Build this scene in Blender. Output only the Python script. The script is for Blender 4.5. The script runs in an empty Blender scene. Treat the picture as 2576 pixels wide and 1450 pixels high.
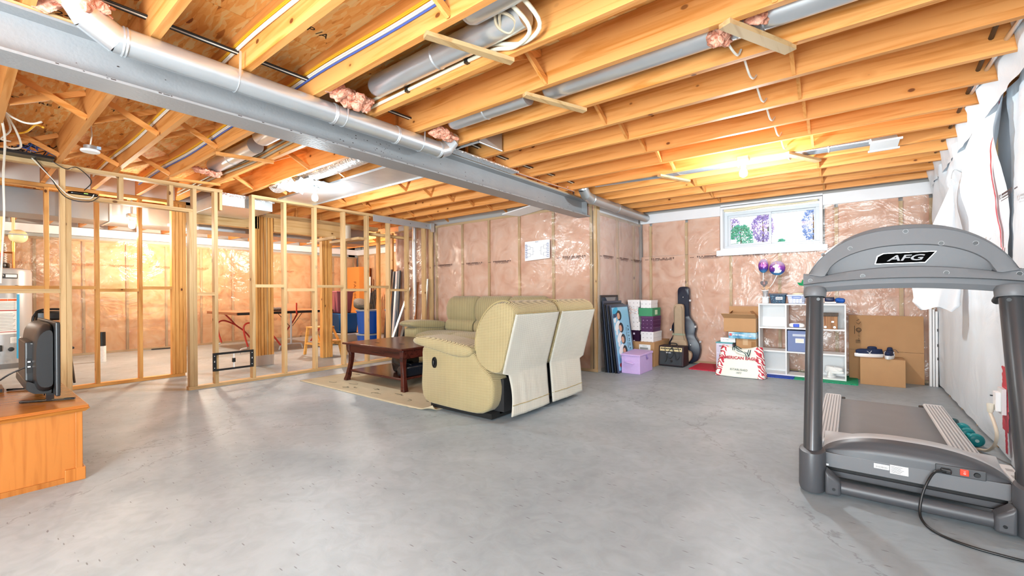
import bpy, math, random
from mathutils import Vector, Matrix, noise as mnoise
random.seed(7)
S = bpy.context.scene
C = S.collection
R = math.radians
TH = math.atan(852 / 1094.0)
# ---------------------------------------------------------------- camera
cd = bpy.data.cameras.new('camera'); cam = bpy.data.objects.new('camera', cd); C.objects.link(cam)
cd.sensor_width = 36; cd.lens = 1094 / 2576 * 36; cd.shift_y = 13 / 2576; cd.clip_start = .02
cam.matrix_world = Matrix.Translation((0, 0, 1.083)) @ Matrix.Rotation(TH, 4, 'Z') @ Matrix.Rotation(R(90), 4, 'X') @ Matrix.Rotation(-R(.41), 4, 'Z')
S.camera = cam
# ---------------------------------------------------------------- view, world, lamps
S.view_settings.view_transform = 'Standard'; S.view_settings.look = 'None'
S.view_settings.exposure = 0.05; S.view_settings.gamma = 1; S.view_settings.use_curve_mapping = False
S.cycles.max_bounces = 10; S.cycles.diffuse_bounces = 4; S.cycles.glossy_bounces = 4
S.cycles.transparent_max_bounces = 16; S.cycles.transmission_bounces = 6
S.cycles.caustics_reflective = False; S.cycles.caustics_refractive = False
S.cycles.use_adaptive_sampling = True; S.cycles.adaptive_threshold = .025; S.cycles.sample_clamp_indirect = 6; S.cycles.use_denoising = True
W = bpy.data.worlds.new('world'); S.world = W; W.use_nodes = True
W.node_tree.nodes['Background'].inputs[0].default_value = (.93, .96, 1, 1)
W.node_tree.nodes['Background'].inputs[1].default_value = 1.6
def lamp(name, loc, watts, r=.06, col=(1, .97, .93)):
    l = bpy.data.lights.new(name, 'POINT'); l.energy = watts; l.shadow_soft_size = r; l.color = col
    o = bpy.data.objects.new(name, l); C.objects.link(o); o.location = loc; return o
def area(name, loc, rot, size, size_y, watts, col=(1, 1, 1)):
    l = bpy.data.lights.new(name, 'AREA'); l.shape = 'RECTANGLE'; l.size = size; l.size_y = size_y; l.energy = watts; l.color = col
    o = bpy.data.objects.new(name, l); C.objects.link(o); o.location = loc; o.rotation_euler = rot; return o
WB = (.83, .945, 1)
lamp('bulb_and_fill_light', (-.79, 4.57, 2.08), 95, r=.05, col=WB)
lamp('bulb_and_fill_light', (-4.84, 2.55, 2.06), 80, r=.05, col=WB)
lamp('bulb_and_fill_light', (-7.38, 1.44, 1.92), 55, r=.05, col=(1, .90, .72))
lamp('bulb_and_fill_light', (-9.6, 2.6, 2.0), 170, r=.1, col=(1, .90, .72))  # added fill lamp for the far left room, no bulb hangs here
lamp('bulb_and_fill_light', (-8.9, 5.0, 2.1), 160, col=(1, .92, .80))  # another added fill lamp, without a fixture
lamp('bulb_and_fill_light', (-9.4, -1.2, 2.1), 110, col=(1, .92, .80))  # unseen fill lamp added at the near end of the left room
# fill lights added to brighten the room: broad soft sources behind the camera
area('fill_light', (-2.2, -2.45, 1.8), (R(88), 0, R(-26)), 1.4, 1.0, 70, col=WB)
area('fill_light', (.3, -2.45, 1.8), (R(88), 0, R(24)), 1.4, 1.2, 270, col=WB)
area('fill_light', (-.8, -2.4, .8), (R(122), 0, R(30)), 2.2, 1.2, 400, col=WB)
# ---------------------------------------------------------------- colours and materials
def lin(c):
    if isinstance(c, str):
        c = [int(c[i:i + 2], 16) / 255 for i in (0, 2, 4)]
    return tuple((x / 12.92 if x <= .04045 else ((x + .055) / 1.055) ** 2.4) for x in c) + (1,)
MATS = {}
def newmat(n):
    m = bpy.data.materials.new(n); m.use_nodes = True; MATS[n] = m
    return m, m.node_tree.nodes, m.node_tree.links, m.node_tree.nodes['Principled BSDF']
def pm(n, col, rough=.5, metal=0, spec=None, noise=0, nscale=20, bump=0, bscale=60, coat=0, alpha=None, emit=None, sheen=0):
    if n in MATS: return MATS[n]
    m, N, L, P = newmat(n)
    P.inputs['Base Color'].default_value = lin(col); P.inputs['Roughness'].default_value = rough
    P.inputs['Metallic'].default_value = metal
    if spec is not None: P.inputs['Specular IOR Level'].default_value = spec
    if coat: P.inputs['Coat Weight'].default_value = coat
    if sheen: P.inputs['Sheen Weight'].default_value = sheen
    if alpha is not None: P.inputs['Alpha'].default_value = alpha
    if emit: P.inputs['Emission Color'].default_value = lin(col); P.inputs['Emission Strength'].default_value = emit
    if noise or bump:
        tc = N.new('ShaderNodeTexCoord')
    if noise:
        t = N.new('ShaderNodeTexNoise'); t.inputs['Scale'].default_value = nscale; t.inputs['Detail'].default_value = 4
        L.new(tc.outputs['Object'], t.inputs['Vector'])
        mx = N.new('ShaderNodeMix'); mx.data_type = 'RGBA'
        c = lin(col); mx.inputs['A'].default_value = tuple(x * (1 - noise) for x in c[:3]) + (1,)
        mx.inputs['B'].default_value = tuple(min(1, x * (1 + noise)) for x in c[:3]) + (1,)
        L.new(t.outputs['Fac'], mx.inputs['Factor']); L.new(mx.outputs['Result'], P.inputs['Base Color'])
    if bump:
        t = N.new('ShaderNodeTexNoise'); t.inputs['Scale'].default_value = bscale; t.inputs['Detail'].default_value = 3
        L.new(tc.outputs['Object'], t.inputs['Vector'])
        b = N.new('ShaderNodeBump'); b.inputs['Strength'].default_value = bump; b.inputs['Distance'].default_value = .01
        L.new(t.outputs['Fac'], b.inputs['Height']); L.new(b.outputs['Normal'], P.inputs['Normal'])
    return m
def ramp(N, L, src, stops, interp='LINEAR'):
    r = N.new('ShaderNodeValToRGB'); r.color_ramp.interpolation = interp
    e = r.color_ramp.elements
    while len(e) < len(stops): e.new(.5)
    for i, (p, c) in enumerate(stops):
        e[i].position = p; e[i].color = lin(c) if isinstance(c, str) else (c, c, c, 1)
    if src is not None: L.new(src, r.inputs['Fac'])
    return r
def mapping(N, L, scale=(1, 1, 1), rot=(0, 0, 0), rnd=False, coord='Object'):
    tc = N.new('ShaderNodeTexCoord'); mp = N.new('ShaderNodeMapping')
    mp.inputs['Scale'].default_value = scale; mp.inputs['Rotation'].default_value = rot
    L.new(tc.outputs[coord], mp.inputs['Vector'])
    if rnd:
        oi = N.new('ShaderNodeObjectInfo'); ad = N.new('ShaderNodeVectorMath'); ad.operation = 'MULTIPLY_ADD'
        ad.inputs[1].default_value = (31.7, 17.3, 23.9); L.new(oi.outputs['Random'], ad.inputs[0])
        L.new(mp.outputs['Vector'], ad.inputs[2]); return ad.outputs['Vector']
    return mp.outputs['Vector']
def mixc(N, L, fac, a, b, mode='MIX'):
    mx = N.new('ShaderNodeMix'); mx.data_type = 'RGBA'; mx.blend_type = mode
    for s, v in (('Factor', fac), ('A', a), ('B', b)):
        if isinstance(v, (int, float)): mx.inputs[s].default_value = v
        elif isinstance(v, (str, tuple)): mx.inputs[s].default_value = lin(v) if isinstance(v, str) else v
        else: L.new(v, mx.inputs[s])
    return mx.outputs['Result']
def wood(n, light, dark, axis='X', knots=True, rough=.55, knot='7a4218', knotscale=2.6):
    if n in MATS: return MATS[n]
    m, N, L, P = newmat(n)
    i = 'XYZ'.index(axis)
    def st(along, across): s = [across] * 3; s[i] = along; return tuple(s)
    v = mapping(N, L, st(.7, 14), rnd=True)
    t = N.new('ShaderNodeTexNoise'); t.inputs['Scale'].default_value = 1.6; t.inputs['Detail'].default_value = 5; t.inputs['Distortion'].default_value = 1.2
    L.new(v, t.inputs['Vector'])
    r = ramp(N, L, t.outputs['Fac'], [(.3, dark), (.52, light), (.75, light)])
    col = r.outputs['Color']
    oi = N.new('ShaderNodeObjectInfo')
    hv = N.new('ShaderNodeHueSaturation'); L.new(col, hv.inputs['Color'])
    mr = N.new('ShaderNodeMapRange'); mr.inputs['To Min'].default_value = .86; mr.inputs['To Max'].default_value = 1.1
    L.new(oi.outputs['Random'], mr.inputs['Value']); L.new(mr.outputs['Result'], hv.inputs['Value'])
    col = hv.outputs['Color']
    if knots:
        v2 = mapping(N, L, st(1.9, 3.0), rnd=True)
        vo = N.new('ShaderNodeTexVoronoi'); vo.inputs['Scale'].default_value = knotscale; L.new(v2, vo.inputs['Vector'])
        kb = N.new('ShaderNodeRGBToBW'); L.new(vo.outputs['Color'], kb.inputs['Color'])
        ks = ramp(N, L, kb.outputs['Val'], [(.50, 0.0), (.53, 1.0)])
        kr = ramp(N, L, vo.outputs['Distance'], [(.075, 1.0), (.11, 0.0)])
        kr2 = ramp(N, L, vo.outputs['Distance'], [(.03, 0.0), (.26, .0)])
        e = kr2.color_ramp.elements; e.new(.12).color = (.35, .35, .35, 1)
        km = []
        for q_ in (kr2, kr):
            mm_ = N.new('ShaderNodeMath'); mm_.operation = 'MULTIPLY'; L.new(q_.outputs['Color'], mm_.inputs[0]); L.new(ks.outputs['Color'], mm_.inputs[1]); km.append(mm_.outputs[0])
        col = mixc(N, L, km[0], col, dark); col = mixc(N, L, km[1], col, knot)
    L.new(col, P.inputs['Base Color']); P.inputs['Roughness'].default_value = rough
    P.inputs['Specular IOR Level'].default_value = .35
    b = N.new('ShaderNodeBump'); b.inputs['Strength'].default_value = .15; b.inputs['Distance'].default_value = .004
    L.new(t.outputs['Fac'], b.inputs['Height']); L.new(b.outputs['Normal'], P.inputs['Normal'])
    return m
JW = {a: wood('joist_wood_' + a.lower(), 'e9a25c', 'cf8034', a) for a in 'XYZ'}
SW = {a: wood('stud_wood_' + a.lower(), 'cfac7c', 'b58c5a', a, knot='6b4420', knotscale=2.2) for a in 'XYZ'}
BW = {a: wood('bearing_wood_' + a.lower(), 'e3a75e', 'bf7c35', a, knot='63340f') for a in 'XYZ'}
def osb():
    m, N, L, P = newmat('oriented_strand_board')
    v = mapping(N, L, (1, 1, 1), rnd=True)
    t = N.new('ShaderNodeTexNoise'); t.inputs['Scale'].default_value = 5; L.new(v, t.inputs['Vector'])
    ad = mixc(N, L, .045, v, t.outputs['Color'], 'ADD')
    outs = []
    for k, (rz, sc) in enumerate(((.35, (6, 34, 6)), (-.35, (7, 44, 7)))):
        mp = N.new('ShaderNodeMapping'); mp.inputs['Rotation'].default_value = (0, 0, rz); mp.inputs['Scale'].default_value = sc
        L.new(ad, mp.inputs['Vector'])
        vo = N.new('ShaderNodeTexVoronoi'); vo.inputs['Scale'].default_value = 1.3; L.new(mp.outputs['Vector'], vo.inputs['Vector'])
        bw = N.new('ShaderNodeRGBToBW'); L.new(vo.outputs['Color'], bw.inputs['Color']); outs.append(bw.outputs['Val'])
    mth = N.new('ShaderNodeMath'); mth.operation = 'MULTIPLY_ADD'; mth.inputs[1].default_value = .5
    h = N.new('ShaderNodeMath'); h.operation = 'MULTIPLY'; h.inputs[1].default_value = .5
    L.new(outs[1], h.inputs[0]); L.new(outs[0], mth.inputs[0]); L.new(h.outputs[0], mth.inputs[2])
    r = ramp(N, L, mth.outputs[0], [(.12, '96501a'), (.22, 'f0a04a'), (.5, 'ffc06c'), (.74, 'ffe09c'), (.92, 'e8a04c')])
    L.new(r.outputs['Color'], P.inputs['Base Color']); P.inputs['Roughness'].default_value = .7
    b = N.new('ShaderNodeBump'); b.inputs['Strength'].default_value = .4; b.inputs['Distance'].default_value = .006
    L.new(mth.outputs[0], b.inputs['Height']); L.new(b.outputs['Normal'], P.inputs['Normal'])
    return m
OSB = osb()
def concrete():
    m, N, L, P = newmat('power_trowelled_concrete')
    v = mapping(N, L)
    t = N.new('ShaderNodeTexNoise'); t.inputs['Scale'].default_value = .9; t.inputs['Detail'].default_value = 7; t.inputs['Roughness'].default_value = .62; t.inputs['Distortion'].default_value = .6
    L.new(v, t.inputs['Vector'])
    r = ramp(N, L, t.outputs['Fac'], [(.3, '8f9aa1'), (.5, '9da8af'), (.72, 'adb7be')])
    t2 = N.new('ShaderNodeTexNoise'); t2.inputs['Scale'].default_value = 9; t2.inputs['Detail'].default_value = 8; t2.inputs['Distortion'].default_value = 1.5
    L.new(v, t2.inputs['Vector'])
    r2 = ramp(N, L, t2.outputs['Fac'], [(.35, '9c9c9c'), (.6, 'ffffff')])
    col = mixc(N, L, .16, r.outputs['Color'], r2.outputs['Color'], 'MULTIPLY')
    # short dark trowel marks
    for k, rz in enumerate((.5, -.7)):
        mp = mapping(N, L, (7, 38, 1), (0, 0, rz))
        vo = N.new('ShaderNodeTexVoronoi'); vo.inputs['Scale'].default_value = 1.0; L.new(mp, vo.inputs['Vector'])
        f = ramp(N, L, vo.outputs['Distance'], [(.07, 1.0), (.12, 0.0)])
        bw = N.new('ShaderNodeRGBToBW'); L.new(vo.outputs['Color'], bw.inputs['Color'])
        g = ramp(N, L, bw.outputs['Val'], [(.54, 0.0), (.6, 1.0)])
        mm = N.new('ShaderNodeMath'); mm.operation = 'MULTIPLY'; L.new(f.outputs['Color'], mm.inputs[0]); L.new(g.outputs['Color'], mm.inputs[1])
        m3 = N.new('ShaderNodeMath'); m3.operation = 'MULTIPLY'; m3.inputs[1].default_value = .75; L.new(mm.outputs[0], m3.inputs[0])
        col = mixc(N, L, m3.outputs[0], col, '5b5b5d')
    # hairline cracks
    vc = N.new('ShaderNodeTexVoronoi'); vc.feature = 'DISTANCE_TO_EDGE'; vc.inputs['Scale'].default_value = .35
    dv = mixc(N, L, .25, v, t2.outputs['Color'], 'ADD'); L.new(dv, vc.inputs['Vector'])
    cr = ramp(N, L, vc.outputs['Distance'], [(.0, .5), (.0035, 0.0)])
    col = mixc(N, L, cr.outputs['Color'], col, '66666a')
    L.new(col, P.inputs['Base Color'])
    rr = ramp(N, L, t.outputs['Fac'], [(.3, .55), (.7, .40)])
    L.new(rr.outputs['Color'], P.inputs['Roughness'])
    P.inputs['Specular IOR Level'].default_value = .35
    b = N.new('ShaderNodeBump'); b.inputs['Strength'].default_value = .12; b.inputs['Distance'].default_value = .01
    L.new(t2.outputs['Fac'], b.inputs['Height']); L.new(b.outputs['Normal'], P.inputs['Normal'])
    return m
CONC = concrete()
def insul(n, a, b_, c):
    m, N, L, P = newmat(n)
    v = mapping(N, L, (1, 1, 1), rnd=True)
    t = N.new('ShaderNodeTexNoise'); t.inputs['Scale'].default_value = 3.2; t.inputs['Detail'].default_value = 6; t.inputs['Distortion'].default_value = 1.6
    L.new(v, t.inputs['Vector'])
    r = ramp(N, L, t.outputs['Fac'], [(.28, c), (.5, a), (.75, b_)])
    L.new(r.outputs['Color'], P.inputs['Base Color']); P.inputs['Roughness'].default_value = .9; P.inputs['Specular IOR Level'].default_value = .1
    b = N.new('ShaderNodeBump'); b.inputs['Strength'].default_value = .3; b.inputs['Distance'].default_value = .03
    L.new(t.outputs['Fac'], b.inputs['Height']); L.new(b.outputs['Normal'], P.inputs['Normal'])
    return m
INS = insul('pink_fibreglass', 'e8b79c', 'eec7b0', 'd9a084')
INSO = insul('lit_pink_fibreglass', 'f2b881', 'f7cb97', 'e49e62')  # pink batts with the bulb's warm light put into the colour
INSR = insul('raw_pink_fibreglass', 'eda88d', 'f8cbb4', 'c96f55')
for n_ in INSR.node_tree.nodes:
    if n_.type == 'TEX_NOISE': n_.inputs['Scale'].default_value = 30
    if n_.type == 'BUMP': n_.inputs['Strength'].default_value = .8; n_.inputs['Distance'].default_value = .02
def poly(n, haze=.12, gloss=.10, col='f4f4f6', bump=.22, sc=3.0, rough=.16, fk=.7):
    m, N, L, P = newmat(n); N.remove(P)
    out = N['Material Output']
    v = mapping(N, L, (1, 1, 1))
    t = N.new('ShaderNodeTexNoise'); t.inputs['Scale'].default_value = sc; t.inputs['Detail'].default_value = 5; t.inputs['Distortion'].default_value = 2.2
    L.new(v, t.inputs['Vector'])
    b = N.new('ShaderNodeBump'); b.inputs['Strength'].default_value = bump; b.inputs['Distance'].default_value = .05
    L.new(t.outputs['Fac'], b.inputs['Height'])
    tr = N.new('ShaderNodeBsdfTransparent'); df = N.new('ShaderNodeBsdfDiffuse'); gl = N.new('ShaderNodeBsdfGlossy')
    df.inputs[0].default_value = lin(col); gl.inputs['Roughness'].default_value = rough
    L.new(b.outputs['Normal'], gl.inputs['Normal']); L.new(b.outputs['Normal'], df.inputs['Normal'])
    m1 = N.new('ShaderNodeMixShader'); m1.inputs[0].default_value = haze
    L.new(tr.outputs[0], m1.inputs[1]); L.new(df.outputs[0], m1.inputs[2])
    lw = N.new('ShaderNodeFresnel'); lw.inputs['IOR'].default_value = 1.5; L.new(b.outputs['Normal'], lw.inputs['Normal'])
    mu = N.new('ShaderNodeMath'); mu.operation = 'MULTIPLY_ADD'; mu.inputs[1].default_value = fk; mu.inputs[2].default_value = gloss; L.new(lw.outputs[0], mu.inputs[0])
    m2 = N.new('ShaderNodeMixShader'); L.new(mu.outputs[0], m2.inputs[0]); L.new(m1.outputs[0], m2.inputs[1]); L.new(gl.outputs[0], m2.inputs[2])
    L.new(m2.outputs[0], out.inputs['Surface'])
    return m
POLY = poly('vapour_barrier_film', .06, .015, bump=.4)
POLYW = poly('milky_plastic_sheet', .96, .02, 'eef6fd', .35, 2.0, .25, fk=.2)
GALV = pm('galvanized_sheet', 'dde2e6', .3, .75, noise=.12, nscale=6, bump=.12, bscale=9)
GALVD = pm('dull_galvanized', 'b5babd', .38, .75, noise=.15, nscale=5, bump=.1, bscale=7)
STEEL = pm('grey_painted_steel', '98999b', .42, .1, noise=.08, nscale=7, bump=.12, bscale=60)
WHITEP = pm('white_paint', 'f1f1f1', .5)
BLACK = pm('black_plastic', '17181a', .38)
CARD = pm('corrugated_cardboard', 'b98e63', .8, noise=.08, nscale=8)
# ---------------------------------------------------------------- object helpers
ORG = {}
def tag(o, label, cat=None, group=None, kind=None):
    if label: o['label'] = label
    if cat: o['category'] = cat
    if group: o['group'] = group
    if kind: o['kind'] = kind
    return o
def T(name, label, cat, loc=(0, 0, 0), rz=None, group=None, kind=None):
    o = bpy.data.objects.new(name, None); C.objects.link(o); o.location = loc; o.empty_display_size = .1
    if rz is not None: o.rotation_euler = (0, 0, rz)
    ORG[o.name] = (0, 0, 0) if rz is not None else loc
    return tag(o, label, cat, group, kind)
class B:
    def __init__(s): s.v = []; s.f = []; s.M = Matrix.Identity(4)
    def add(s, vs, fs):
        n = len(s.v); s.v += [tuple(s.M @ Vector(p)) for p in vs]; s.f += [tuple(i + n for i in f) for f in fs]; return s
    def box(s, x0, x1, y0, y1, z0, z1):
        return s.add([(x, y, z) for z in (z0, z1) for y in (y0, y1) for x in (x0, x1)],
                     [(0, 2, 3, 1), (4, 5, 7, 6), (0, 1, 5, 4), (2, 6, 7, 3), (0, 4, 6, 2), (1, 3, 7, 5)])
    def hexa(s, p):  # 8 points, bottom ring then top ring
        return s.add(p, [(3, 2, 1, 0), (4, 5, 6, 7), (0, 1, 5, 4), (1, 2, 6, 5), (2, 3, 7, 6), (3, 0, 4, 7)])
    def bar(s, a, b, w, h, up=(0, 0, 1)):
        a, b = Vector(a), Vector(b); d = (b - a).normalized(); u = Vector(up)
        x = d.cross(u)
        if x.length < 1e-4: x = d.cross(Vector((1, 0, 0)))
        x.normalize(); y = x.cross(d)
        x *= w / 2; y *= h / 2
        return s.hexa([a - x - y, a + x - y, a + x + y, a - x + y, b - x - y, b + x - y, b + x + y, b - x + y])
    def tube(s, pts, r, n=10, cap=True, smooth=0):
        pts = [Vector(p) for p in pts]
        if smooth:
            q = []
            for i in range(len(pts) - 1):
                p0 = pts[max(i - 1, 0)]; p1 = pts[i]; p2 = pts[i + 1]; p3 = pts[min(i + 2, len(pts) - 1)]
                for k in range(smooth):
                    t = k / smooth
                    q.append(.5 * ((2 * p1) + (p2 - p0) * t + (2 * p0 - 5 * p1 + 4 * p2 - p3) * t * t + (3 * p1 - p0 - 3 * p2 + p3) * t ** 3))
            q.append(pts[-1])
            if isinstance(r, (list, tuple)): m_ = len(pts) - 1; r = [r[min(int(i / smooth), m_ - 1)] * (1 - (i / smooth - min(int(i / smooth), m_ - 1))) + r[min(int(i / smooth), m_ - 1) + 1] * (i / smooth - min(int(i / smooth), m_ - 1)) for i in range(len(q))]
            pts = q
        vs = []; fs = []; x = None
        for i, p in enumerate(pts):
            d = (pts[min(i + 1, len(pts) - 1)] - pts[max(i - 1, 0)]).normalized()
            if x is None: x = d.orthogonal().normalized()
            else:
                x = x - d * x.dot(d); x = x.normalized() if x.length > 1e-6 else d.orthogonal().normalized()
            y = d.cross(x); rr = r[i] if isinstance(r, (list, tuple)) else r
            vs += [p + (x * math.cos(2 * math.pi * k / n) + y * math.sin(2 * math.pi * k / n)) * rr for k in range(n)]
        for i in range(len(pts) - 1):
            for k in range(n): fs.append((i * n + k, i * n + (k + 1) % n, (i + 1) * n + (k + 1) % n, (i + 1) * n + k))
        if cap: fs.append(tuple(range(n - 1, -1, -1))); fs.append(tuple((len(pts) - 1) * n + k for k in range(n)))
        return s.add(vs, fs)
    def lathe(s, prof, c=(0, 0, 0), n=24, axis='Z'):  # prof: (radius, height)
        vs = []; fs = []
        for r_, h in prof:
            for k in range(n):
                a = 2 * math.pi * k / n; p = (r_ * math.cos(a), r_ * math.sin(a), h)
                if axis == 'X': p = (p[2], p[0], p[1])
                if axis == 'Y': p = (p[0], p[2], p[1])
                vs.append((p[0] + c[0], p[1] + c[1], p[2] + c[2]))
        for i in range(len(prof) - 1):
            for k in range(n):
                q = (i * n + k, i * n + (k + 1) % n, (i + 1) * n + (k + 1) % n, (i + 1) * n + k)
                fs.append(q if axis != 'Y' else q[::-1])
        a = tuple(range(n)); b = tuple((len(prof) - 1) * n + k for k in range(n))
        fs += [a[::-1], b] if axis != 'Y' else [a, b[::-1]]
        return s.add(vs, fs)
    def prism(s, poly, d0, d1, axis='Y'):  # poly in the plane across the axis
        def P(a, b, d): return {'Y': (a, d, b), 'X': (d, a, b), 'Z': (a, b, d)}[axis]
        n = len(poly); vs = [P(a, b, d0) for a, b in poly] + [P(a, b, d1) for a, b in poly]
        fs = [tuple(range(n)), tuple(range(2 * n - 1, n - 1, -1))] + [(i, i + n, (i + 1) % n + n, (i + 1) % n) for i in range(n)]
        return s.add(vs, fs)
    def grid(s, fn, nu, nv, thick=0):
        vs = [fn(i / nu, j / nv) for j in range(nv + 1) for i in range(nu + 1)]
        fs = [(j * (nu + 1) + i, j * (nu + 1) + i + 1, (j + 1) * (nu + 1) + i + 1, (j + 1) * (nu + 1) + i) for j in range(nv) for i in range(nu)]
        return s.add(vs, fs)
    def puff(s, c, h, e=.35, n=20, m=12, rot=None, fn=None):  # rounded block: superellipsoid with half sizes h
        vs = []; fs = []
        def sg(v, p): return math.copysign(abs(v) ** p, v)
        for j in range(m + 1):
            ph = -math.pi / 2 + math.pi * j / m
            for k in range(n):
                th = 2 * math.pi * k / n
                p = Vector((h[0] * sg(math.cos(ph), e) * sg(math.cos(th), e), h[1] * sg(math.cos(ph), e) * sg(math.sin(th), e), h[2] * sg(math.sin(ph), e)))
                if fn: p = Vector(fn(p))
                if rot is not None: p = rot @ p
                vs.append(p + Vector(c))
        for j in range(m):
            for k in range(n): fs.append((j * n + k, j * n + (k + 1) % n, (j + 1) * n + (k + 1) % n, (j + 1) * n + k))
        return s.add(vs, fs)
    def build(s, name, mat, parent=None, smooth=False, bevel=0, seg=2, solid=0, label=None, cat=None, group=None, kind=None, sub=0):
        org = (0, 0, 0)
        if parent is not None: org = ORG.get(parent.name, (0, 0, 0))
        me = bpy.data.meshes.new(name); me.from_pydata([(a - org[0], b - org[1], c - org[2]) for a, b, c in s.v], [], s.f)
        me.validate(); me.update()
        if smooth:
            me.polygons.foreach_set('use_smooth', [True] * len(me.polygons))
            try: me.set_sharp_from_angle(angle=R(38 if smooth is True else smooth))
            except Exception: pass
        o = bpy.data.objects.new(name, me); C.objects.link(o)
        if isinstance(mat, (list, tuple)):
            for q in mat: me.materials.append(q)
        else: me.materials.append(mat)
        if parent is not None: o.parent = parent; ORG[o.name] = org
        if solid: q = o.modifiers.new('s', 'SOLIDIFY'); q.thickness = solid; q.offset = 0
        if bevel: q = o.modifiers.new('b', 'BEVEL'); q.width = bevel; q.segments = seg; q.limit_method = 'ANGLE'; q.angle_limit = R(40)
        if sub: q = o.modifiers.new('u', 'SUBSURF'); q.levels = q.render_levels = sub
        return tag(o, label, cat, group, kind)
def box(name, mat, parent, x0, x1, y0, y1, z0, z1, **k): return B().box(x0, x1, y0, y1, z0, z1).build(name, mat, parent, **k)
def text(name, s, mat, parent, loc, size, rot=(0, 0, 0), ext=.0006, align='CENTER', sx=1, bold=0, shear=0):
    cu = bpy.data.curves.new(name, 'FONT'); cu.body = s; cu.size = size; cu.extrude = ext; cu.align_x = align; cu.align_y = 'CENTER'; cu.offset = bold; cu.shear = shear; cu.resolution_u = 3
    q = bpy.data.objects.new(name, cu); C.objects.link(q)
    me = bpy.data.meshes.new_from_object(q.evaluated_get(bpy.context.evaluated_depsgraph_get()))
    bpy.data.objects.remove(q); me.materials.clear(); me.materials.append(mat); me.name = name
    o = bpy.data.objects.new(name, me); C.objects.link(o)
    org = ORG.get(parent.name, (0, 0, 0)) if parent is not None else (0, 0, 0)
    o.location = tuple(a - b for a, b in zip(loc, org)); o.rotation_euler = rot; o.scale = (sx, 1, 1)
    if parent is not None: o.parent = parent
    return o
def fbm(x, y, z=0, sc=1.0): return mnoise.noise(Vector((x * sc, y * sc, z * sc)))
# ================================================================ SETTING
CH = 2.35; JT = 2.585          # joist undersides, subfloor underside
floor = T('floor', 'grey power-trowelled concrete basement floor', None, kind='structure')
box('slab', CONC, floor, -11.4, 1.2, -2.6, 7.4, -.12, 0)
ceil = T('ceiling', 'open ceiling of orange floor joists under strand board', None, kind='structure')
JY = [.634 + .4075 * k for k in range(-6, 16)]
def splitjoist(y):
    for x0, x1 in ((-11.2, -7.15), (-7.11, -2.93), (-2.89, .98)):
        box('floor_joist', JW['X'], ceil, x0, x1, y - .038, y, CH, JT - .002)
JY = [y for y in JY if y > -1.9]
for y in JY: splitjoist(y)
OP = pm('stamp_ink', '2a1a10', .8)
xs = [-11.2, -9.9, -8.68, -7.46, -6.24, -5.02, -3.8, -2.58, -1.36, -.14, 1.08]
for i in range(len(xs) - 1):
    ys = [-2.6, -.6, 1.84, 4.28, 7.2] if i % 2 else [-2.6, .62, 3.06, 5.5, 7.2]
    for j in range(4):
        box('subfloor_panel', OSB, ceil, xs[i] + .0015, xs[i + 1] - .0015, ys[j] + .0015, ys[j + 1] - .0015, JT, JT + .018)
# stamped lettering strips on the boards, in view between the beam and the stud wall
for (x, y, s) in ((-3.3, .42, 'TOP 24/16  APA'), (-3.62, .83, 'TOP  25'), (-1.9, 1.24, '25'), (-4.95, .42, 'EXPOSURE 1 TOP'), (-4.7, .85, 'TOP'), (-4.1, 1.23, 'APA'), (-2.4, 1.24, 'TOP /A'), (-3.35, 1.23, 'TOP  25')):
    text('board_stamp', s, OP, ceil, (x, y, JT - .001), .07, (math.pi, 0, R(90)), ext=.0005)
# cross bridging
def cross(x, k, both=True):
    y0, y1 = JY[k], JY[k + 1] - .038
    B().bar((x - .022, y0, CH + .018), (x - .022, y1, JT - .025), .038, .02, (1, 0, 0)).build('bridging', JW['Y'], ceil)
    B().bar((x + .024, y0, JT - .025), (x + .024, y1, CH + .018), .038, .02, (1, 0, 0)).build('bridging', JW['Y'], ceil)
k0 = JY.index(min(JY, key=lambda y: abs(y - .226)))
flat = {(-1.48, 3), (-1.6, 5), (-.35, 5)}
for n, y in enumerate(JY[:-1]):
    r_ = round((y - .226) / .4075)
    if y > .1:
        if r_ not in (3, 5, 11): cross(-1.48, n)
        else: B().bar((-1.62, y - .04, CH - .01), (-1.44, JY[n + 1] + .01, CH - .01), .045, .022, (0, 0, 1)).build('bridging', SW['Y'], ceil)
        if r_ not in (5, 11): cross(-.28, n)
        else: B().bar((-.46, y - .04, CH - .01), (-.24, JY[n + 1] + .01, CH - .01), .06, .025, (0, 0, 1)).build('bridging', SW['Y'], ceil)
        for xx in (-4.36, -5.7):
            if r_ in (3,): B().bar((xx - .06, y - .02, CH - .012), (xx + .06, JY[n + 1] + .01, CH - .012), .038, .025, (0, 0, 1)).build('bridging', JW['Y'], ceil)
            elif r_ != 6: cross(xx, n)
        for xx in (-9.1,): cross(xx, n)
# white fire blocking over the bearing wall
BLK = pm('white_fire_blocking', 'd9d3cd', .7, noise=.05, nscale=5)
for n, y in enumerate(JY[:-1]):
    if -.6 < y < 2.2: box('fire_blocking', BLK, ceil, -7.13, -7.10, y + .002, JY[n + 1] - .04, CH - .0, JT - .002)
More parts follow.
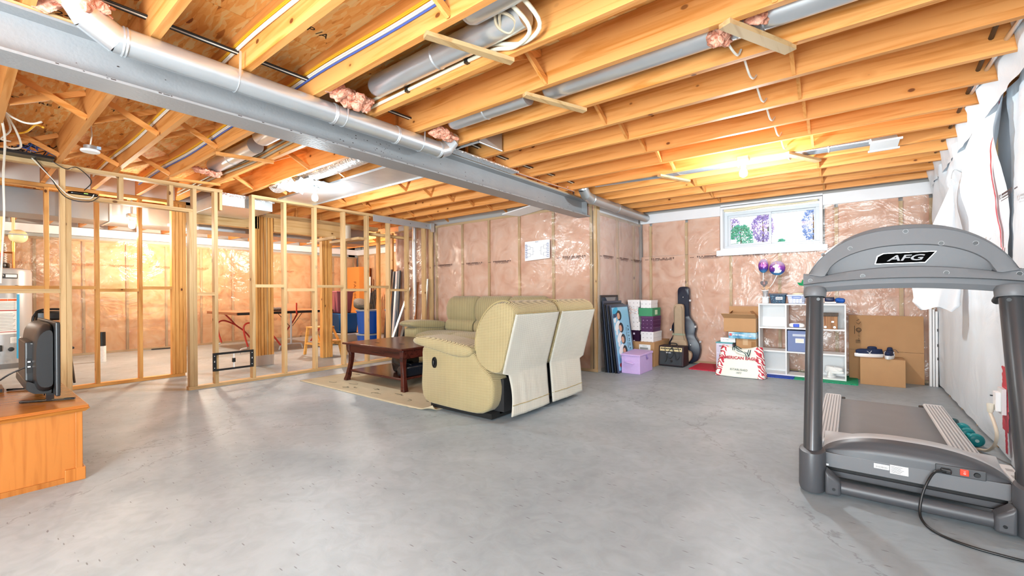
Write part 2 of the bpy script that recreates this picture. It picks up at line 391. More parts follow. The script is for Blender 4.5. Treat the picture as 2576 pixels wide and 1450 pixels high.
# ---- exterior insulated walls
WT = 2.19
def batts(par, mat, stud, axis, const, depth, studs, z1, lo, hi, film=POLY, amp=.012, studw=.038, face=1, filmseed=0, ftop=None, flo=None, fhi=None):
    # axis: direction the wall runs; const: room face position; face: sign of outward (into the wall) direction
    def bx(n, m, a0, a1, d0, d1, z0, zz1, **k):
        d0, d1 = sorted((const + face * d0, const + face * d1))
        if axis == 'X': return box(n, m, par, a0, a1, d0, d1, z0, zz1, **k)
        return box(n, m, par, d0, d1, a0, a1, z0, zz1, **k)
    bx('bottom_plate', stud, lo, hi, .008, depth, 0, .038)
    (z1 > 1.8) and bx('top_plate', stud, lo, hi, .008, depth, z1 - .038, z1)
    edges = sorted(studs)
    for s_ in edges: bx('stud', SW['Z'], s_ - studw / 2, s_ + studw / 2, .006, depth, .038, z1 - (.038 if z1 > 1.8 else 0))
    cuts = [lo] + edges + [hi]
    for a, b in zip(cuts[:-1], cuts[1:]):
        a += studw / 2 if a != lo else 0; b -= studw / 2 if b != hi else 0
        if b - a < .05: continue
        for (z0, zz) in ((.038, 1.0), (.998, z1 - (.038 if z1 > 1.8 else 0))):
            nx = 8; nz = 14; g = B()
            def fn(u, v, a=a, b=b, z0=z0, zz=zz):
                p = a + (b - a) * u; z = z0 + (zz - z0) * v
                e = min(u, 1 - u, .25) * 4; ez = max(.45, min(v, 1 - v, .12) / .12)
                d = .035 - .028 * math.sqrt(max(0, e * ez)) + .012 * fbm(p, z, filmseed, 5)
                q = const + face * d
                return (p, q, z) if axis == 'X' else (q, p, z)
            g.grid(fn, nx, nz)
            g.build('insulation_batt', mat, par, smooth=60)
    bx('foundation', WALLC, lo, fhi or hi, depth, depth + .1, 0, ftop or JT)
    # film
    flo = lo if flo is None else flo
    g = B(); L_ = hi - flo
    def ff(u, v):
        p = flo + L_ * u; z = .0 + (z1 + .01) * v
        d = -.002 - amp * (.5 + .5 * fbm(p * .9 + z * 1.7, z * 2.2 - p * .4, filmseed + 3, 1.7)) - amp * .5 * abs(fbm(p, z * 4, filmseed, 1.2)) - .004 * abs(fbm(p, z, filmseed, 7))
        q = const + face * d
        return (p, q, z) if axis == 'X' else (q, p, z)
    g.grid(ff, max(20, int(L_ * 26)), 60)
    return g.build('vapour_barrier', film, par, smooth=60)
WALLC = pm('foundation_wall', 'b8b6b2', .85)
def ledge(par, axis, const, lo, hi, face, m=None):
    d0, d1 = sorted((const + face * .004, const + face * .1)); m = m or WHT
    a = (lo, hi, d0, d1) if axis == 'X' else (d0, d1, lo, hi)
    box('rim_band', m, par, *a, WT, CH - .012, bevel=.006)
WHT = pm('white_film_band', 'ececee', .35, noise=.05, nscale=5, bump=.5, bscale=6)
wb = T('wall_back', 'window wall of pink insulation and studs behind clear film', None, kind='structure')
batts(wb, INS, SW['X'], 'X', 6.92, .10, [-2.55, -1.99, .476, -.141, -.763, -1.37, .74], 1.655, -2.71, .86, ftop=1.66)
# the strip of wall beside and above the sill height is built round the window opening
def sideblock(lo, hi, studs):
    for s_ in studs: box('stud', SW['Z'], wb, s_ - .019, s_ + .019, 6.926, 7.02, 1.66, WT - .04)
    cuts = [lo] + sorted(studs) + [hi]
    for a, b in zip(cuts[:-1], cuts[1:]):
        a += .019; b -= .019
        g = B(); g.grid(lambda u, v: (a + (b - a) * u, 6.92 + .035 - .028 * math.sqrt(max(0, min(u, 1 - u, .25) * 4)) + .01 * fbm(a + (b - a) * u, v * .5, 9, 5), 1.655 + (WT - 1.655) * v), 8, 8)
        g.build('insulation_batt', INS, wb, smooth=60)
    box('foundation', WALLC, wb, lo, hi, 7.02, 7.12, 1.655, JT)
    L_ = hi - lo
    B().grid(lambda u, v: (lo + L_ * u, 6.915 - .008 * fbm(u * L_ + v, v * 2, 5, 3), 1.655 + (WT - 1.655) * v), 20, 12).build('vapour_barrier', POLY, wb, smooth=60)
sideblock(-2.71, -1.50, [-2.55, -1.99]); sideblock(-.28, .86, [-.141, .476, .74])
ledge(wb, 'X', 6.90, -2.71, -1.5, 1); ledge(wb, 'X', 6.90, -.28, .86, 1)
box('lintel', WHT, wb, -1.5, -.28, 6.92, 7.12, 2.325, CH - .002)
box('foundation', WALLC, wb, -1.5, -.28, 7.02, 7.12, 2.33, JT)
wc = T('wall_center', 'pink insulated wall behind clear film behind the sofas', None, kind='structure')
batts(wc, INS, SW['X'], 'X', 5.35, .10, [-2.74, -2.80, -3.41, -4.03, -4.648, -5.25, -5.9, -6.5], WT + .12, -7.1, -2.712, amp=.02, filmseed=2, fhi=-2.83)
box('corner_stud', SW['Z'], wc, -2.752, -2.714, 5.36, 5.455, .038, 2.27); box('corner_stud', SW['Z'], wc, -2.80, -2.762, 5.462, 5.50, .038, 2.15)
ws = T('wall_short', 'short return wall of pink insulation under glossy clear film', None, kind='structure')
batts(ws, INS, SW['Y'], 'Y', -2.71, .10, [5.45, 6.07, 6.69], WT, 5.46, 6.92, face=-1, amp=.02, filmseed=6, flo=5.345, film=poly('glossy_vapour_barrier', .22, .08, bump=.45, fk=.5))
ledge(ws, 'Y', -2.73, 5.4, 6.9, -1)
wl = T('wall_left', 'long far wall of pink insulation lit by a bare bulb', None, kind='structure')
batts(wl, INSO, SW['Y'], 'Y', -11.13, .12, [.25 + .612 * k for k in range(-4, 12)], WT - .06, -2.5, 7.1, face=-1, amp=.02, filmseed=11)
ledge(wl, 'Y', -11.10, -2.5, 7.1, -1)
wf = T('wall_far', 'far pink insulated wall behind the storage bins', None, kind='structure')
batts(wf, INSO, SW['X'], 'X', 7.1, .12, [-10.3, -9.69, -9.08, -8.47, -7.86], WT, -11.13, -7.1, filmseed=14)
ledge(wf, 'X', 7.08, -11.13, -7.1, 1)
wj = T('wall_jog', 'short jog of insulated wall between the two far walls', None, kind='structure')
batts(wj, INSO, SW['Y'], 'Y', -7.1, .1, [5.9, 6.5], WT, 5.5, 7.1, face=1, filmseed=17)
wn = T('wall_near', 'plain foundation wall behind the photographer', None, kind='structure')
box('foundation', pm('plain_foundation', 'c9c7c4', .8), wn, -11.4, 1.2, -2.7, -2.58, 0, JT)  # one even pale grey
# right wall under loose milky sheeting
wr = T('wall_right', 'right wall under loose milky plastic sheeting', None, kind='structure')
box('foundation', WALLC, wr, .88, .98, -2.6, 7.0, 0, JT)
for k in range(16): box('stud', SW['Z'], wr, .79, .87, -2.3 + .61 * k - .019, -2.3 + .61 * k + .019, 0, CH - .002)
box('insulation_batt', pm('grey_white_batt', 'cdd2d8', .9, noise=.12, nscale=3), wr, .80, .875, -2.58, 5.3, .02, CH - .002)
box('insulation_batt', INS, wr, .80, .875, 5.3, 6.9, .02, CH - .002)
def fold(y, z, s): return abs(math.sin(y * s + 2.2 * fbm(y, z, 3, .8) + z * 1.4)) ** 2
def rsheet(u, v):
    y = 3.95 + (6.86 - 3.95) * u; z = .02 + 2.30 * v
    lo = .25 + .75 * v
    d = .028 * lo * fold(y, z, 7) + .06 * (v ** 2) * fold(y + z * .8, z, 3.2) + .012 * lo * abs(fbm(y, z, 1, 6))
    d += .10 * max(0, v - .75) * (1 - u)
    return (.785 - d, y, z)
B().grid(rsheet, 110, 90).build('plastic_sheet', POLYW, wr, smooth=70)
def rsheet2(u, v):
    y = -2.5 + (4.0 + 2.5) * u; z = .02 + 2.30 * v
    d = .02 * fold(y, z, 9) + .01 * abs(fbm(y, z, 1, 7))
    return (.785 - d, y, z)
B().grid(rsheet2, 120, 60).build('plastic_sheet', POLYW, wr, smooth=70)
def rtop(u, v):  # loose sheet tucked up between the joists
    y = 3.2 + 3.6 * u; z = 2.24 + .33 * v
    return (.72 - .03 * v - .03 * abs(fbm(y, z, 5, 4)) - .04 * math.sin(y * 15.4) * v, y, z)
B().grid(rtop, 90, 10).build('plastic_sheet', POLYW, wr, smooth=70)
REDT = pm('red_sheathing_tape', 'c8243f', .35, noise=.2, nscale=9)
def tape(pts, w):
    g = B()
    g.grid(lambda u, v: (pts(v)[0] - .002 * abs(fbm(u, v * 30, 1, 2)), pts(v)[1] + (u - .5) * w * (1 + .4 * fbm(0, v * 9, 4, 2)), pts(v)[2]), 3, 40)
    return g
def xs_(y, z): return rsheet((y - 3.95) / 2.91, (z - .02) / 2.3)[0] - .008
tape(lambda v: (xs_(4.085, 1.35 + .93 * v), 4.085, 1.35 + .93 * v), .03).build('tape_strip', REDT, wr)
tape(lambda v: (xs_(4.06, .30 + 1.05 * v), 4.06 - .01 * v, .30 + 1.05 * v), .022).build('tape_strip', REDT, wr)
tape(lambda v: (xs_(4.06, .4) - .006, 4.03, .20 + .40 * v), .14).build('tape_strip', REDT, wr)
tape(lambda v: (xs_(4.03, .2) - .006, 4.02 + .03 * v, .06 + .28 * v), .055).build('tape_strip', REDT, wr)
# printed marks on the film: a line of small lettering between two arrow marks
PR = pm('film_print', '4a3030', .7)
def mark(par, axis, a, c, z, sgn=1, w=.30):
    g = B()
    def bx(a0, a1, z0, z1):
        if axis == 'X': g.box(a0, a1, c - .001, c, z0, z1)
        else: g.box(c, c + .001, a0, a1, z0, z1)
    n = 16
    for i in range(n):
        if random.random() < .85: bx(a - w / 2 + i * w / n, a - w / 2 + (i + .7) * w / n, z + .012, z + .024)
        if random.random() < .8: bx(a - w / 2 + i * w / n, a - w / 2 + (i + .8) * w / n, z - .004, z + .002)
        if random.random() < .8: bx(a - w / 2 + i * w / n, a - w / 2 + (i + .8) * w / n, z - .018, z - .014)
    bx(a - w / 2, a + w / 2, z + .004, z + .006)
    for e in (-1, 1):
        x = a + e * (w / 2 + .02)
        for t in range(5): bx(x - .012 + t * .002, x + .012 - t * .002, z + .022 - t * .006, z + .026 - t * .006)
    for t in range(3): bx(a - w / 2 - .13 + t * .02, a - w / 2 - .117 + t * .02, z + .004, z + .012)
    g.build('print_mark', PR if par.name != 'wall_left' else pm('faint_film_print', 'b07a50', .7), par)
for a in (-5.65, -4.95, -4.35, -3.05): mark(wc, 'X', a, 5.328, 1.575)
for a in (-2.35, -1.65, -1.08, .25): mark(wb, 'X', a, 6.904, 1.60)
for a in (5.66, 6.2, 6.72): mark(ws, 'Y', a, -2.684, 1.575, w=.26)
for a in (.7, 1.45, 2.0, 2.7, 3.25, 4.4, 5.1, 6.2): mark(wl, 'Y', a, -11.105, 1.66)
for a, z in ((4.6, 1.45), (3.7, 1.62)): mark(wr, 'Y', a, .700, z, w=.2)
# solid corners behind the framing so that no daylight leaks in
box('foundation', WALLC, wb, -2.95, -2.715, 6.99, 7.12, 0, JT); box('foundation', WALLC, wb, .862, 1.0, 6.95, 7.12, 0, JT)
box('foundation', WALLC, wf, -7.2, -6.9, 7.22, 7.34, 0, JT); box('foundation', WALLC, wf, -11.4, -11.1, 7.22, 7.34, 0, JT); box('foundation', WALLC, wf, -11.37, -11.25, 6.9, 7.3, 0, JT)
box('foundation', WALLC, wj, -7.0, -2.9, 5.62, 5.7, 0, JT)
# ---- window
win = T('window_1', 'white framed sliding basement window under the joists', None, kind='structure')
FR = pm('white_vinyl', 'd3d7dc', .4)
x0, x1, z0, z1 = -1.50, -.28, 1.675, 2.31
def frame(par, n, m, a0, a1, b0, b1, y0, y1, t, **k):
    g = B(); g.box(a0, a1, y0, y1, b0, b0 + t); g.box(a0, a1, y0, y1, b1 - t, b1); g.box(a0, a0 + t, y0, y1, b0 + t, b1 - t); g.box(a1 - t, a1, y0, y1, b0 + t, b1 - t)
    return g.build(n, m, par, **k)
frame(win, 'jamb_liner', WHT, x0, x1, z0, z1, 6.885, 7.05, .035, bevel=.004)
frame(win, 'frame', FR, x0 + .035, x1 - .035, z0 + .03, z1 - .07, 7.0, 7.10, .045, bevel=.003)
frame(win, 'sash', FR, x0 + .08, x0 + .63, z0 + .075, z1 - .115, 7.02, 7.05, .03, bevel=.002)
frame(win, 'sash', FR, x0 + .60, x1 - .08, z0 + .075, z1 - .115, 7.055, 7.085, .022, bevel=.002)
gm, N, L, P = newmat('window_glass'); N.remove(P); tr = N.new('ShaderNodeBsdfTransparent'); gl = N.new('ShaderNodeBsdfGlossy'); gl.inputs['Roughness'].default_value = .02
mx = N.new('ShaderNodeMixShader'); mx.inputs[0].default_value = .05; L.new(tr.outputs[0], mx.inputs[1]); L.new(gl.outputs[0], mx.inputs[2]); L.new(mx.outputs[0], N['Material Output'].inputs['Surface'])
box('glass_pane', gm, win, x0 + .11, x0 + .60, 7.033, 7.037, z0 + .105, z1 - .145)
box('glass_pane', gm, win, x0 + .622, x1 - .102, 7.068, 7.072, z0 + .097, z1 - .137)
box('latch', BLACK, win, x0 + .585, x0 + .60, 7.005, 7.02, z0 + .25, z0 + .31)
box('sticker', WHITEP, win, x0 + .112, x0 + .19, 7.028, 7.031, z0 + .11, z0 + .17)
FOAM = pm('spray_foam', 'e9e0bf', .8, bump=.8, bscale=40)
B().tube([(x0 + .05 + .14 * k, 6.90 + .01 * math.sin(k * 3), z1 - .05 + .008 * math.sin(k * 5)) for k in range(9)], [.018 + .007 * math.sin(k * 7) for k in range(9)], 8).build('foam_bead', FOAM, win, smooth=True)
B().grid(lambda u, v: (x0 - .05 + (x1 - x0 + .1) * u, 6.878 - .012 * abs(fbm(u * 9, v * 3, 2, 2)), z0 - .07 + .08 * v), 60, 5).build('film_flap', POLYW, win, smooth=True)
# trees outside
def leafmat(n, c): return pm(n, c, .7, noise=.3, nscale=4)
def tree(x, y, z, rx, rz, n, mat, label, tr=True):
    t = T('garden_tree', label, 'tree', (x, y, 1.2), group=None)
    g = B()
    for i in range(n):
        a = random.uniform(0, 6.28); ph = random.uniform(-1.3, 1.3); rr = random.uniform(.55, 1) ** .5
        p = Vector((x + rx * rr * math.cos(a) * math.cos(ph), y + rx * .6 * rr * math.sin(a) * math.cos(ph), z + rz * rr * math.sin(ph)))
        s_ = random.uniform(.014, .034); d = Vector((random.uniform(-1, 1), random.uniform(-.6, .6), random.uniform(-1, 1))).normalized(); e = d.orthogonal().normalized()
        g.add([p - d * s_, p + e * s_ * .5, p + d * s_, p - e * s_ * .5], [(0, 1, 2, 3)])
    g.build('foliage', mat, t, kind='stuff')
    B().tube([(x, y, .0), (x + .01, y, z), (x, y, z + rz * .7)], [.022, .012, .004], 7).build('trunk', pm('bark', '5b4a3c', .9), t)
TEAL = leafmat('teal_leaves', '5cc4a6'); PURP = leafmat('purple_leaves', 'b3a0dd'); BLUE = leafmat('blue_leaves', '93b2ea')
tree(-1.97, 11.0, 2.27, .26, .34, 1500, TEAL, 'dense blue-green conifer low in the left window pane')
tree(-1.60, 11.5, 2.55, .24, .34, 900, PURP, 'loose purple-leaved tree behind the conifer in the left pane')
tree(-2.30, 11.8, 2.62, .22, .26, 320, PURP, 'sparse purple tree at the left edge of the window')
tree(-.60, 10.8, 2.45, .20, .38, 650, BLUE, 'blue-tinged leafy tree at the right edge of the right pane')
tree(-1.2, 11.2, 2.12, .09, .12, 200, TEAL, 'small green treetop at the foot of the right pane')
g = T('garden', 'pale lawn outside the basement window', None, kind='structure')
box('lawn', pm('pale_lawn', 'c9d3c4', .9), g, -14, 10, 7.4, 20, 1.0, 1.2)

# ---- steel beam (separate thing) 
bm = T('steel_beam', 'long grey painted steel I-beam carrying the joists across the room', 'beam', (-2.9, 2.5, 2.12))
box('bottom_flange', STEEL, bm, -2.99, -2.80, -2.55, 5.348, 2.12, 2.132)
box('web', STEEL, bm, -2.90, -2.888, -2.55, 5.30, 2.132, 2.318)
box('top_flange', STEEL, bm, -2.99, -2.80, -2.55, 5.30, 2.318, 2.33)
box('sill_plate', SW['Y'], bm, -2.98, -2.81, -2.55, 5.3, 2.330, 2.348)
box('stiffener_plate', STEEL, bm, -2.888, -2.81, 5.27, 5.282, 2.132, 2.318)
random.seed(3); g = B()
for k in range(60):
    y = random.choice((random.gauss(2.02, .12), random.uniform(.3, 5.0))); z = random.uniform(2.19, 2.27) if y < 2.3 and y > 1.7 else random.uniform(2.15, 2.30); s_ = random.uniform(.002, .007)
    g.prism([(y - s_, z), (y, z - s_ * .5), (y + s_ * 1.3, z), (y, z + s_ * .6)], -2.8882, -2.8876, 'X')
for k in range(70):
    y = random.uniform(.1, 5.2); s_ = random.uniform(.004, .02); g.box(-2.8003, -2.7997, y, y + s_, 2.126, 2.126 + random.uniform(.002, .005))
g.build('paint_chips', pm('rust_chip', '3a2f2b', .8), bm, kind='stuff')
# ---- partition: near stud wall
pw = T('wall_partition', 'bare pine stud wall with a door opening, left of the sofas', None, kind='structure')
X0, X1 = -6.03, -5.94
def st(y, z0=.038, z1=2.33, w=.038, x0=X0, x1=X1, m=None, par=None): return box('stud', m or SW['Z'], par or pw, x0, x1, y, y + w, z0, z1, bevel=.003, seg=1)
box('bottom_plate', SW['Y'], pw, X0, X1, 1.64, 5.33, 0, .038)
box('top_plate', SW['Y'], pw, X0, X1, -2.4, 1.99, 2.312, 2.349)
box('top_plate', SW['Y'], pw, X0, X1, 2.31, 5.33, 2.312, 2.349)
box('door_header', SW['Y'], pw, X0, X1, .665, 1.688, 2.035, 2.073)
for y in (1.688, 1.90, 2.31, 2.70, 3.12, 3.56, 3.96, 4.36, 4.74, 5.12, 5.29): st(y, z1=2.312)
st(1.955, 2.1, 2.312, .001 + .03)
st(1.65, z1=2.035)
st(.627, 0, 2.312); st(.666, 0, 2.035); st(.06, 0, 2.312); st(-.35, 0, 2.312); st(-.8, 0, 2.312)
st(1.05, 2.073, 2.312); st(1.47, 2.073, 2.312)
box('bottom_plate', SW['Y'], pw, X0, X1, -2.4, .62, 0, .038)
ys = [1.726, 1.90]; nz = 0
st_y = [1.688, 1.90, 2.31, 2.70, 3.12, 3.56, 3.96, 4.36, 4.74]
for i, (a, b) in enumerate(zip(st_y[:-1], st_y[1:])):
    if i == 1: continue
    z = (1.18, 1.13)[i % 2 if i else 1] if i else 1.08
    box('noggin', SW['Y'], pw, X0, X1, a + .038, b, z, z + .038)
box('noggin', SW['Y'], pw, X0, X1, .098, .627, 1.115, 1.153)
box('noggin', SW['Y'], pw, X0, X1, -.312, .06, 1.115, 1.153)
STAMP = pm('faint_wood_stamp', '9b8262', .8)
for y, z in ((3.14, 1.45), (3.14, .70), (3.14, .52), (3.98, 1.62), (3.98, 1.42), (3.98, .66)):
    frame_b = B()
    frame_b.box(-5.94, -5.9392, y - .012, y + .016, z, z + .004).box(-5.94, -5.9392, y - .012, y + .016, z + .036, z + .04).box(-5.94, -5.9392, y - .012, y - .009, z, z + .04).box(-5.94, -5.9392, y + .013, y + .016, z, z + .04).box(-5.94, -5.9392, y - .004, y + .008, z + .012, z + .028)
    frame_b.build('grade_stamp', STAMP, pw)
# metal header strip
ms = T('metal_trim_channel', 'grey sheet-metal strip across the top of the stud wall by the far corner', 'metal strip', (-5.92, 4.7, 2.24))
box('strip', pm('zinc_strip', 'b4b6b9', .4, .3), ms, -5.938, -5.928, 4.07, 5.31, 2.235, 2.335)
box('end_clip', GALV, ms, -5.926, -5.90, 5.24, 5.32, 2.19, 2.345)
for y in (4.4, 4.8, 5.15): B().lathe([(.006, 0), (.006, .004)], (-5.928, y, 2.285), 8, 'X').build('screw', BLACK, ms)
# ---- bearing wall behind
bw = T('wall_bearing', 'older bearing wall of amber studs, built-up posts and a deep header', None, kind='structure')
XA, XB = -7.24, -7.10
def bs(y, z0=.038, z1=2.30, w=.038, m=None): return box('stud', m or BW['Z'], bw, XA + .05, XB, y, y + w, z0, z1, bevel=.003, seg=1)
box('bottom_plate', BW['Y'], bw, XA + .05, XB, -2.4, 1.92, 0, .038)
box('top_plate', BW['Y'], bw, XA, XB, -2.4, 2.05, 2.31, 2.348)
for y in (.625, 1.04, 1.44, -.2, -.6): bs(y, z1=2.31)
for y in (1.78, 1.82, 1.86, 1.90): bs(y, z1=2.31)
for i, (a, b) in enumerate(((.663, 1.04), (1.078, 1.44), (1.478, 1.78), (-.162, .625))):
    z = 1.165 if i != 1 else 1.135
    box('noggin', BW['Y'], bw, XA + .05, XB, a, b, z, z + .038)
box('header_beam', wood('lvl_wood', 'e6bd83', 'd3a05e', 'Y', knot='7c5127'), bw, XA, XB, 1.94, 2.86, 2.09, 2.28)
box('header_plate', SW['Y'], bw, XA, XB, 1.94, 4.98, 2.28, 2.348)
box('header_beam', MATS['lvl_wood'], bw, XA, XB, 3.08, 4.28, 2.07, 2.28)
for y in (2.80, 2.842, 2.884, 2.93, 2.985, 3.03): bs(y, 0, 2.28, .037, BW['Z'])
bs(2.96, 0, 2.28, .02, SW['Z'])
for y in (3.86, 3.91, 3.96, 4.0): bs(y, 0, 2.07, .04)
for y in (4.25, 4.29): bs(y, 0, 2.28, .036, SW['Z'])
for y in (4.99, 5.30): bs(y, 0, 2.28, .04)
B().grid(lambda u, v: (-7.095, 2.80 + .27 * u, .0 + .16 * v + .004 * fbm(u, v, 1, 9)), 6, 3).build('plastic_wrap', poly('loose_wrap', .3, .05), bw)
# shelf blocking with drain stub, seen through the studs
box('blocking', SW['X'], bw, -6.9, -6.2, 3.55, 3.59, 1.93, 1.97)
# ================================================================ SOFAS, TABLE, CABINET
def weave(n, base, dash, ku=58, kv=62, duty=(.42, .5), axis='XY', rough=.9, stripe=False):
    m, N, L, P = newmat(n)
    tc = N.new('ShaderNodeTexCoord'); sp = N.new('ShaderNodeSeparateXYZ'); L.new(tc.outputs['Object'], sp.inputs[0])
    def M(op, a, b=None):
        q = N.new('ShaderNodeMath'); q.operation = op
        for i, v in enumerate((a, b)):
            if v is None: continue
            if isinstance(v, (int, float)): q.inputs[i].default_value = v
            else: L.new(v, q.inputs[i])
        return q.outputs[0]
    u = M('MULTIPLY', M('ADD', sp.outputs['X'], sp.outputs['Y']) if axis == 'XY' else sp.outputs[axis], ku)
    fu = M('LESS_THAN', M('FRACT', u), duty[0])
    if stripe: msk = fu
    else:
        v = M('ADD', M('MULTIPLY', M('ADD', sp.outputs['Z'], M('MULTIPLY', M('SUBTRACT', sp.outputs['X'], sp.outputs['Y']), .2)), kv), M('MULTIPLY', M('FLOOR', u), .5))
        msk = M('MULTIPLY', fu, M('LESS_THAN', M('FRACT', v), duty[1]))
    t = N.new('ShaderNodeTexNoise'); t.inputs['Scale'].default_value = 5; L.new(tc.outputs['Object'], t.inputs['Vector'])
    bc = mixc(N, L, t.outputs['Fac'], tuple(x * .86 for x in lin(base)[:3]) + (1,), tuple(min(1, x * 1.12) for x in lin(base)[:3]) + (1,))
    L.new(mixc(N, L, msk, bc, dash), P.inputs['Base Color']); P.inputs['Roughness'].default_value = rough; P.inputs['Sheen Weight'].default_value = .2
    P.inputs['Specular IOR Level'].default_value = .15
    b = N.new('ShaderNodeBump'); b.inputs['Strength'].default_value = .5; b.inputs['Distance'].default_value = .003; b.invert = True
    L.new(msk, b.inputs['Height']); L.new(b.outputs['Normal'], P.inputs['Normal'])
    return m
WEA = weave('tan_dash_weave', 'b8a77e', '5c4d2c', 61, 105, (.5, .48))
WEB = weave('lit_back_weave', 'cfcabd', '8d877a', 75, 105, (.42, .45))  # the tan weave paled: light falling on the back put into its colour
WES = weave('olive_corded_weave', 'b3a67e', '7b7050', 52, stripe=True, duty=(.38, 0))
PIPE_ = pm('tan_piping', 'a8966a', .9)
DARKF = pm('black_underlining', '101010', .9)
def resample(pts, n):
    pts = [Vector(p) for p in pts]; q = pts + [pts[0]]; L_ = [(q[i + 1] - q[i]).length for i in range(len(pts))]; T_ = sum(L_); out = []
    for k in range(n):
        d = T_ * k / n; i = 0
        while d > L_[i] and i < len(L_) - 1: d -= L_[i]; i += 1
        out.append(q[i].lerp(q[i + 1], d / L_[i]))
    for _ in range(2): out = [(out[i - 1] + out[i] * 2 + out[(i + 1) % n]) / 4 for i in range(n)]
    return out
def cushion(prof, a0, a1, axis='Y', nu=14, n=44, sq=.16, puff=.0):
    """closed profile in (horizontal, z) swept along axis with softened ends"""
    pr = resample(prof, n); c = sum(pr, Vector((0, 0))) / n; g = B(); vs = []
    ts = [0, .012, .04, .09] + [.15 + .7 * i / 8 for i in range(9)] + [.91, .96, .988, 1]
    for t in ts:
        e = min(t, 1 - t); k = 1 - sq * (1 - min(1, e / .12)) ** 2.2
        k *= 1 + puff * math.sin(math.pi * t)
        for p in pr:
            q = c + (p - c) * k; a = a0 + (a1 - a0) * t
            vs.append((q[0], a, q[1]) if axis == 'Y' else (a, q[0], q[1]))
    m = len(ts); fs = [(i * n + k, i * n + (k + 1) % n, (i + 1) * n + (k + 1) % n, (i + 1) * n + k) for i in range(m - 1) for k in range(n)]
    fs += [tuple(range(n - 1, -1, -1)), tuple((m - 1) * n + k for k in range(n))]
    if axis != 'Y': fs = [f[::-1] for f in fs]
    return g.add(vs, fs)
# ---- loveseat, its back to the camera side
lv = T('reclining_loveseat', 'tan woven reclining loveseat seen from its side and lit back', 'sofa', (-2.8, 3.45, 0))
side = [(-3.22, .045), (-3.265, .16), (-3.25, .36), (-3.235, .50), (-3.28, .56), (-3.2, .60), (-2.6, .60), (-2.56, .53), (-2.42, .40), (-2.37, .385), (-2.345, .33), (-2.36, .14), (-2.40, .07), (-2.5, .035), (-2.8, .035)]
for y0, y1 in ((2.75, 2.98), (3.93, 4.16)):
    cushion(side, y0, y1, sq=.05).build('side_panel', WEA, lv, smooth=50)
    arm = [(-3.34, .60), (-3.37, .625), (-3.33, .655), (-3.2, .675), (-2.95, .665), (-2.7, .635), (-2.57, .61), (-2.56, .55), (-2.62, .515), (-2.78, .515), (-3.0, .55), (-3.2, .578)]
    cushion(arm, y0 - .05, y1 + .03, sq=.30).build('armrest', WEA, lv, smooth=60)
hnd = B().lathe([(.001, -.002), (.026, -.002), (.03, -.012), (.034, -.012), (.036, 0)], (0, 0, 0), 24, 'Y'); hnd.v = [(a * .82 - 3.055, b + 2.746, c * 1.45 + .435) for a, b, c in hnd.v]
hnd.build('recliner_handle_bezel', BLACK, lv, smooth=True)
B().puff((-3.055, 2.736, .435), (.009, .012, .024), .7).build('recliner_handle', BLACK, lv, smooth=True)
box('seat_base', DARKF, lv, -3.18, -2.40, 2.90, 4.0, .03, .36)
bk = [(-2.56, .50), (-2.575, .62), (-2.55, .77), (-2.47, .90), (-2.37, .985), (-2.26, 1.02), (-2.17, 1.0), (-2.12, .955), (-2.125, .90), (-2.155, .78), (-2.225, .55), (-2.262, .40), (-2.30, .385), (-2.42, .40), (-2.50, .44)]
for y0, y1 in ((2.765, 3.44), (3.475, 4.15)):
    b = cushion(bk, y0, y1, sq=.07).build('backrest', WEA, lv, smooth=60)
    def cov(u, v, y0=y0, y1=y1):
        z = .905 - .865 * v; w0, w1 = y0 + .012, y1 - .012
        x = -2.122 - .045 * min(1, (.905 - z) / .5 * 1.0) - .10 * max(0, min(1, (.905 - z) / .5)) if z > .40 else -2.267 + .03 * ((.40 - z) / .36)
        if z < .40: w0 += (.075 if y0 < 3 else 0) * min(1, (.40 - z) / .01); w1 -= (.0 if y0 < 3 else .08) * min(1, (.40 - z) / .01); w0 += .03 * math.sin(math.pi * min(1, (.4 - z) / .36)) * (y0 < 3)
        x += .010 * math.sin(math.pi * u) + (.012 * abs(fbm(u * 9, v, y0, 1.2)) * max(0, min(1, (.5 - z) * 4)))
        return (x, w0 + (w1 - w0) * u, z)
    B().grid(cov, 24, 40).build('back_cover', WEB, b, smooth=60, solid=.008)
    B().tube([(cov(i / 12, 0)[0] + .003, cov(i / 12, 0)[1], .906) for i in range(13)], .005, 6).build('piping', PIPE_, b, smooth=True)
    B().tube([(cov(i / 12, .9)[0] + .005, cov(i / 12, .9)[1], .128) for i in range(13)], .0035, 6).build('hem_piping', PIPE_, b, smooth=True)
    pr = resample(bk, 44)
    B().tube([(p[0], y0 + .012, p[1]) for p in pr[2:20]], .006, 6).build('piping', PIPE_, b, smooth=True)
    sc_ = [(-3.26, .36), (-3.29, .44), (-3.25, .50), (-2.9, .52), (-2.5, .50), (-2.48, .38), (-2.9, .33)]
    cushion(sc_, y0 + (.2 if y0 < 3 else 0), y1 - (0 if y0 < 3 else .2), sq=.12).build('seat_cushion', WES, lv, smooth=60)
box('plinth_base', DARKF, lv, -3.16, -2.40, 2.79, 4.12, .004, .05)
box('mechanism', pm('steel_mechanism', '3a3a3c', .5, .6), lv, -2.5, -2.33, 2.87, 4.02, .06, .34)
for x, y in ((-3.1, 2.85), (-2.5, 2.85), (-3.1, 4.05), (-2.5, 4.05)): B().lathe([(.02, 0), (.025, .04)], (x, y, 0), 12).build('foot', BLACK, lv)
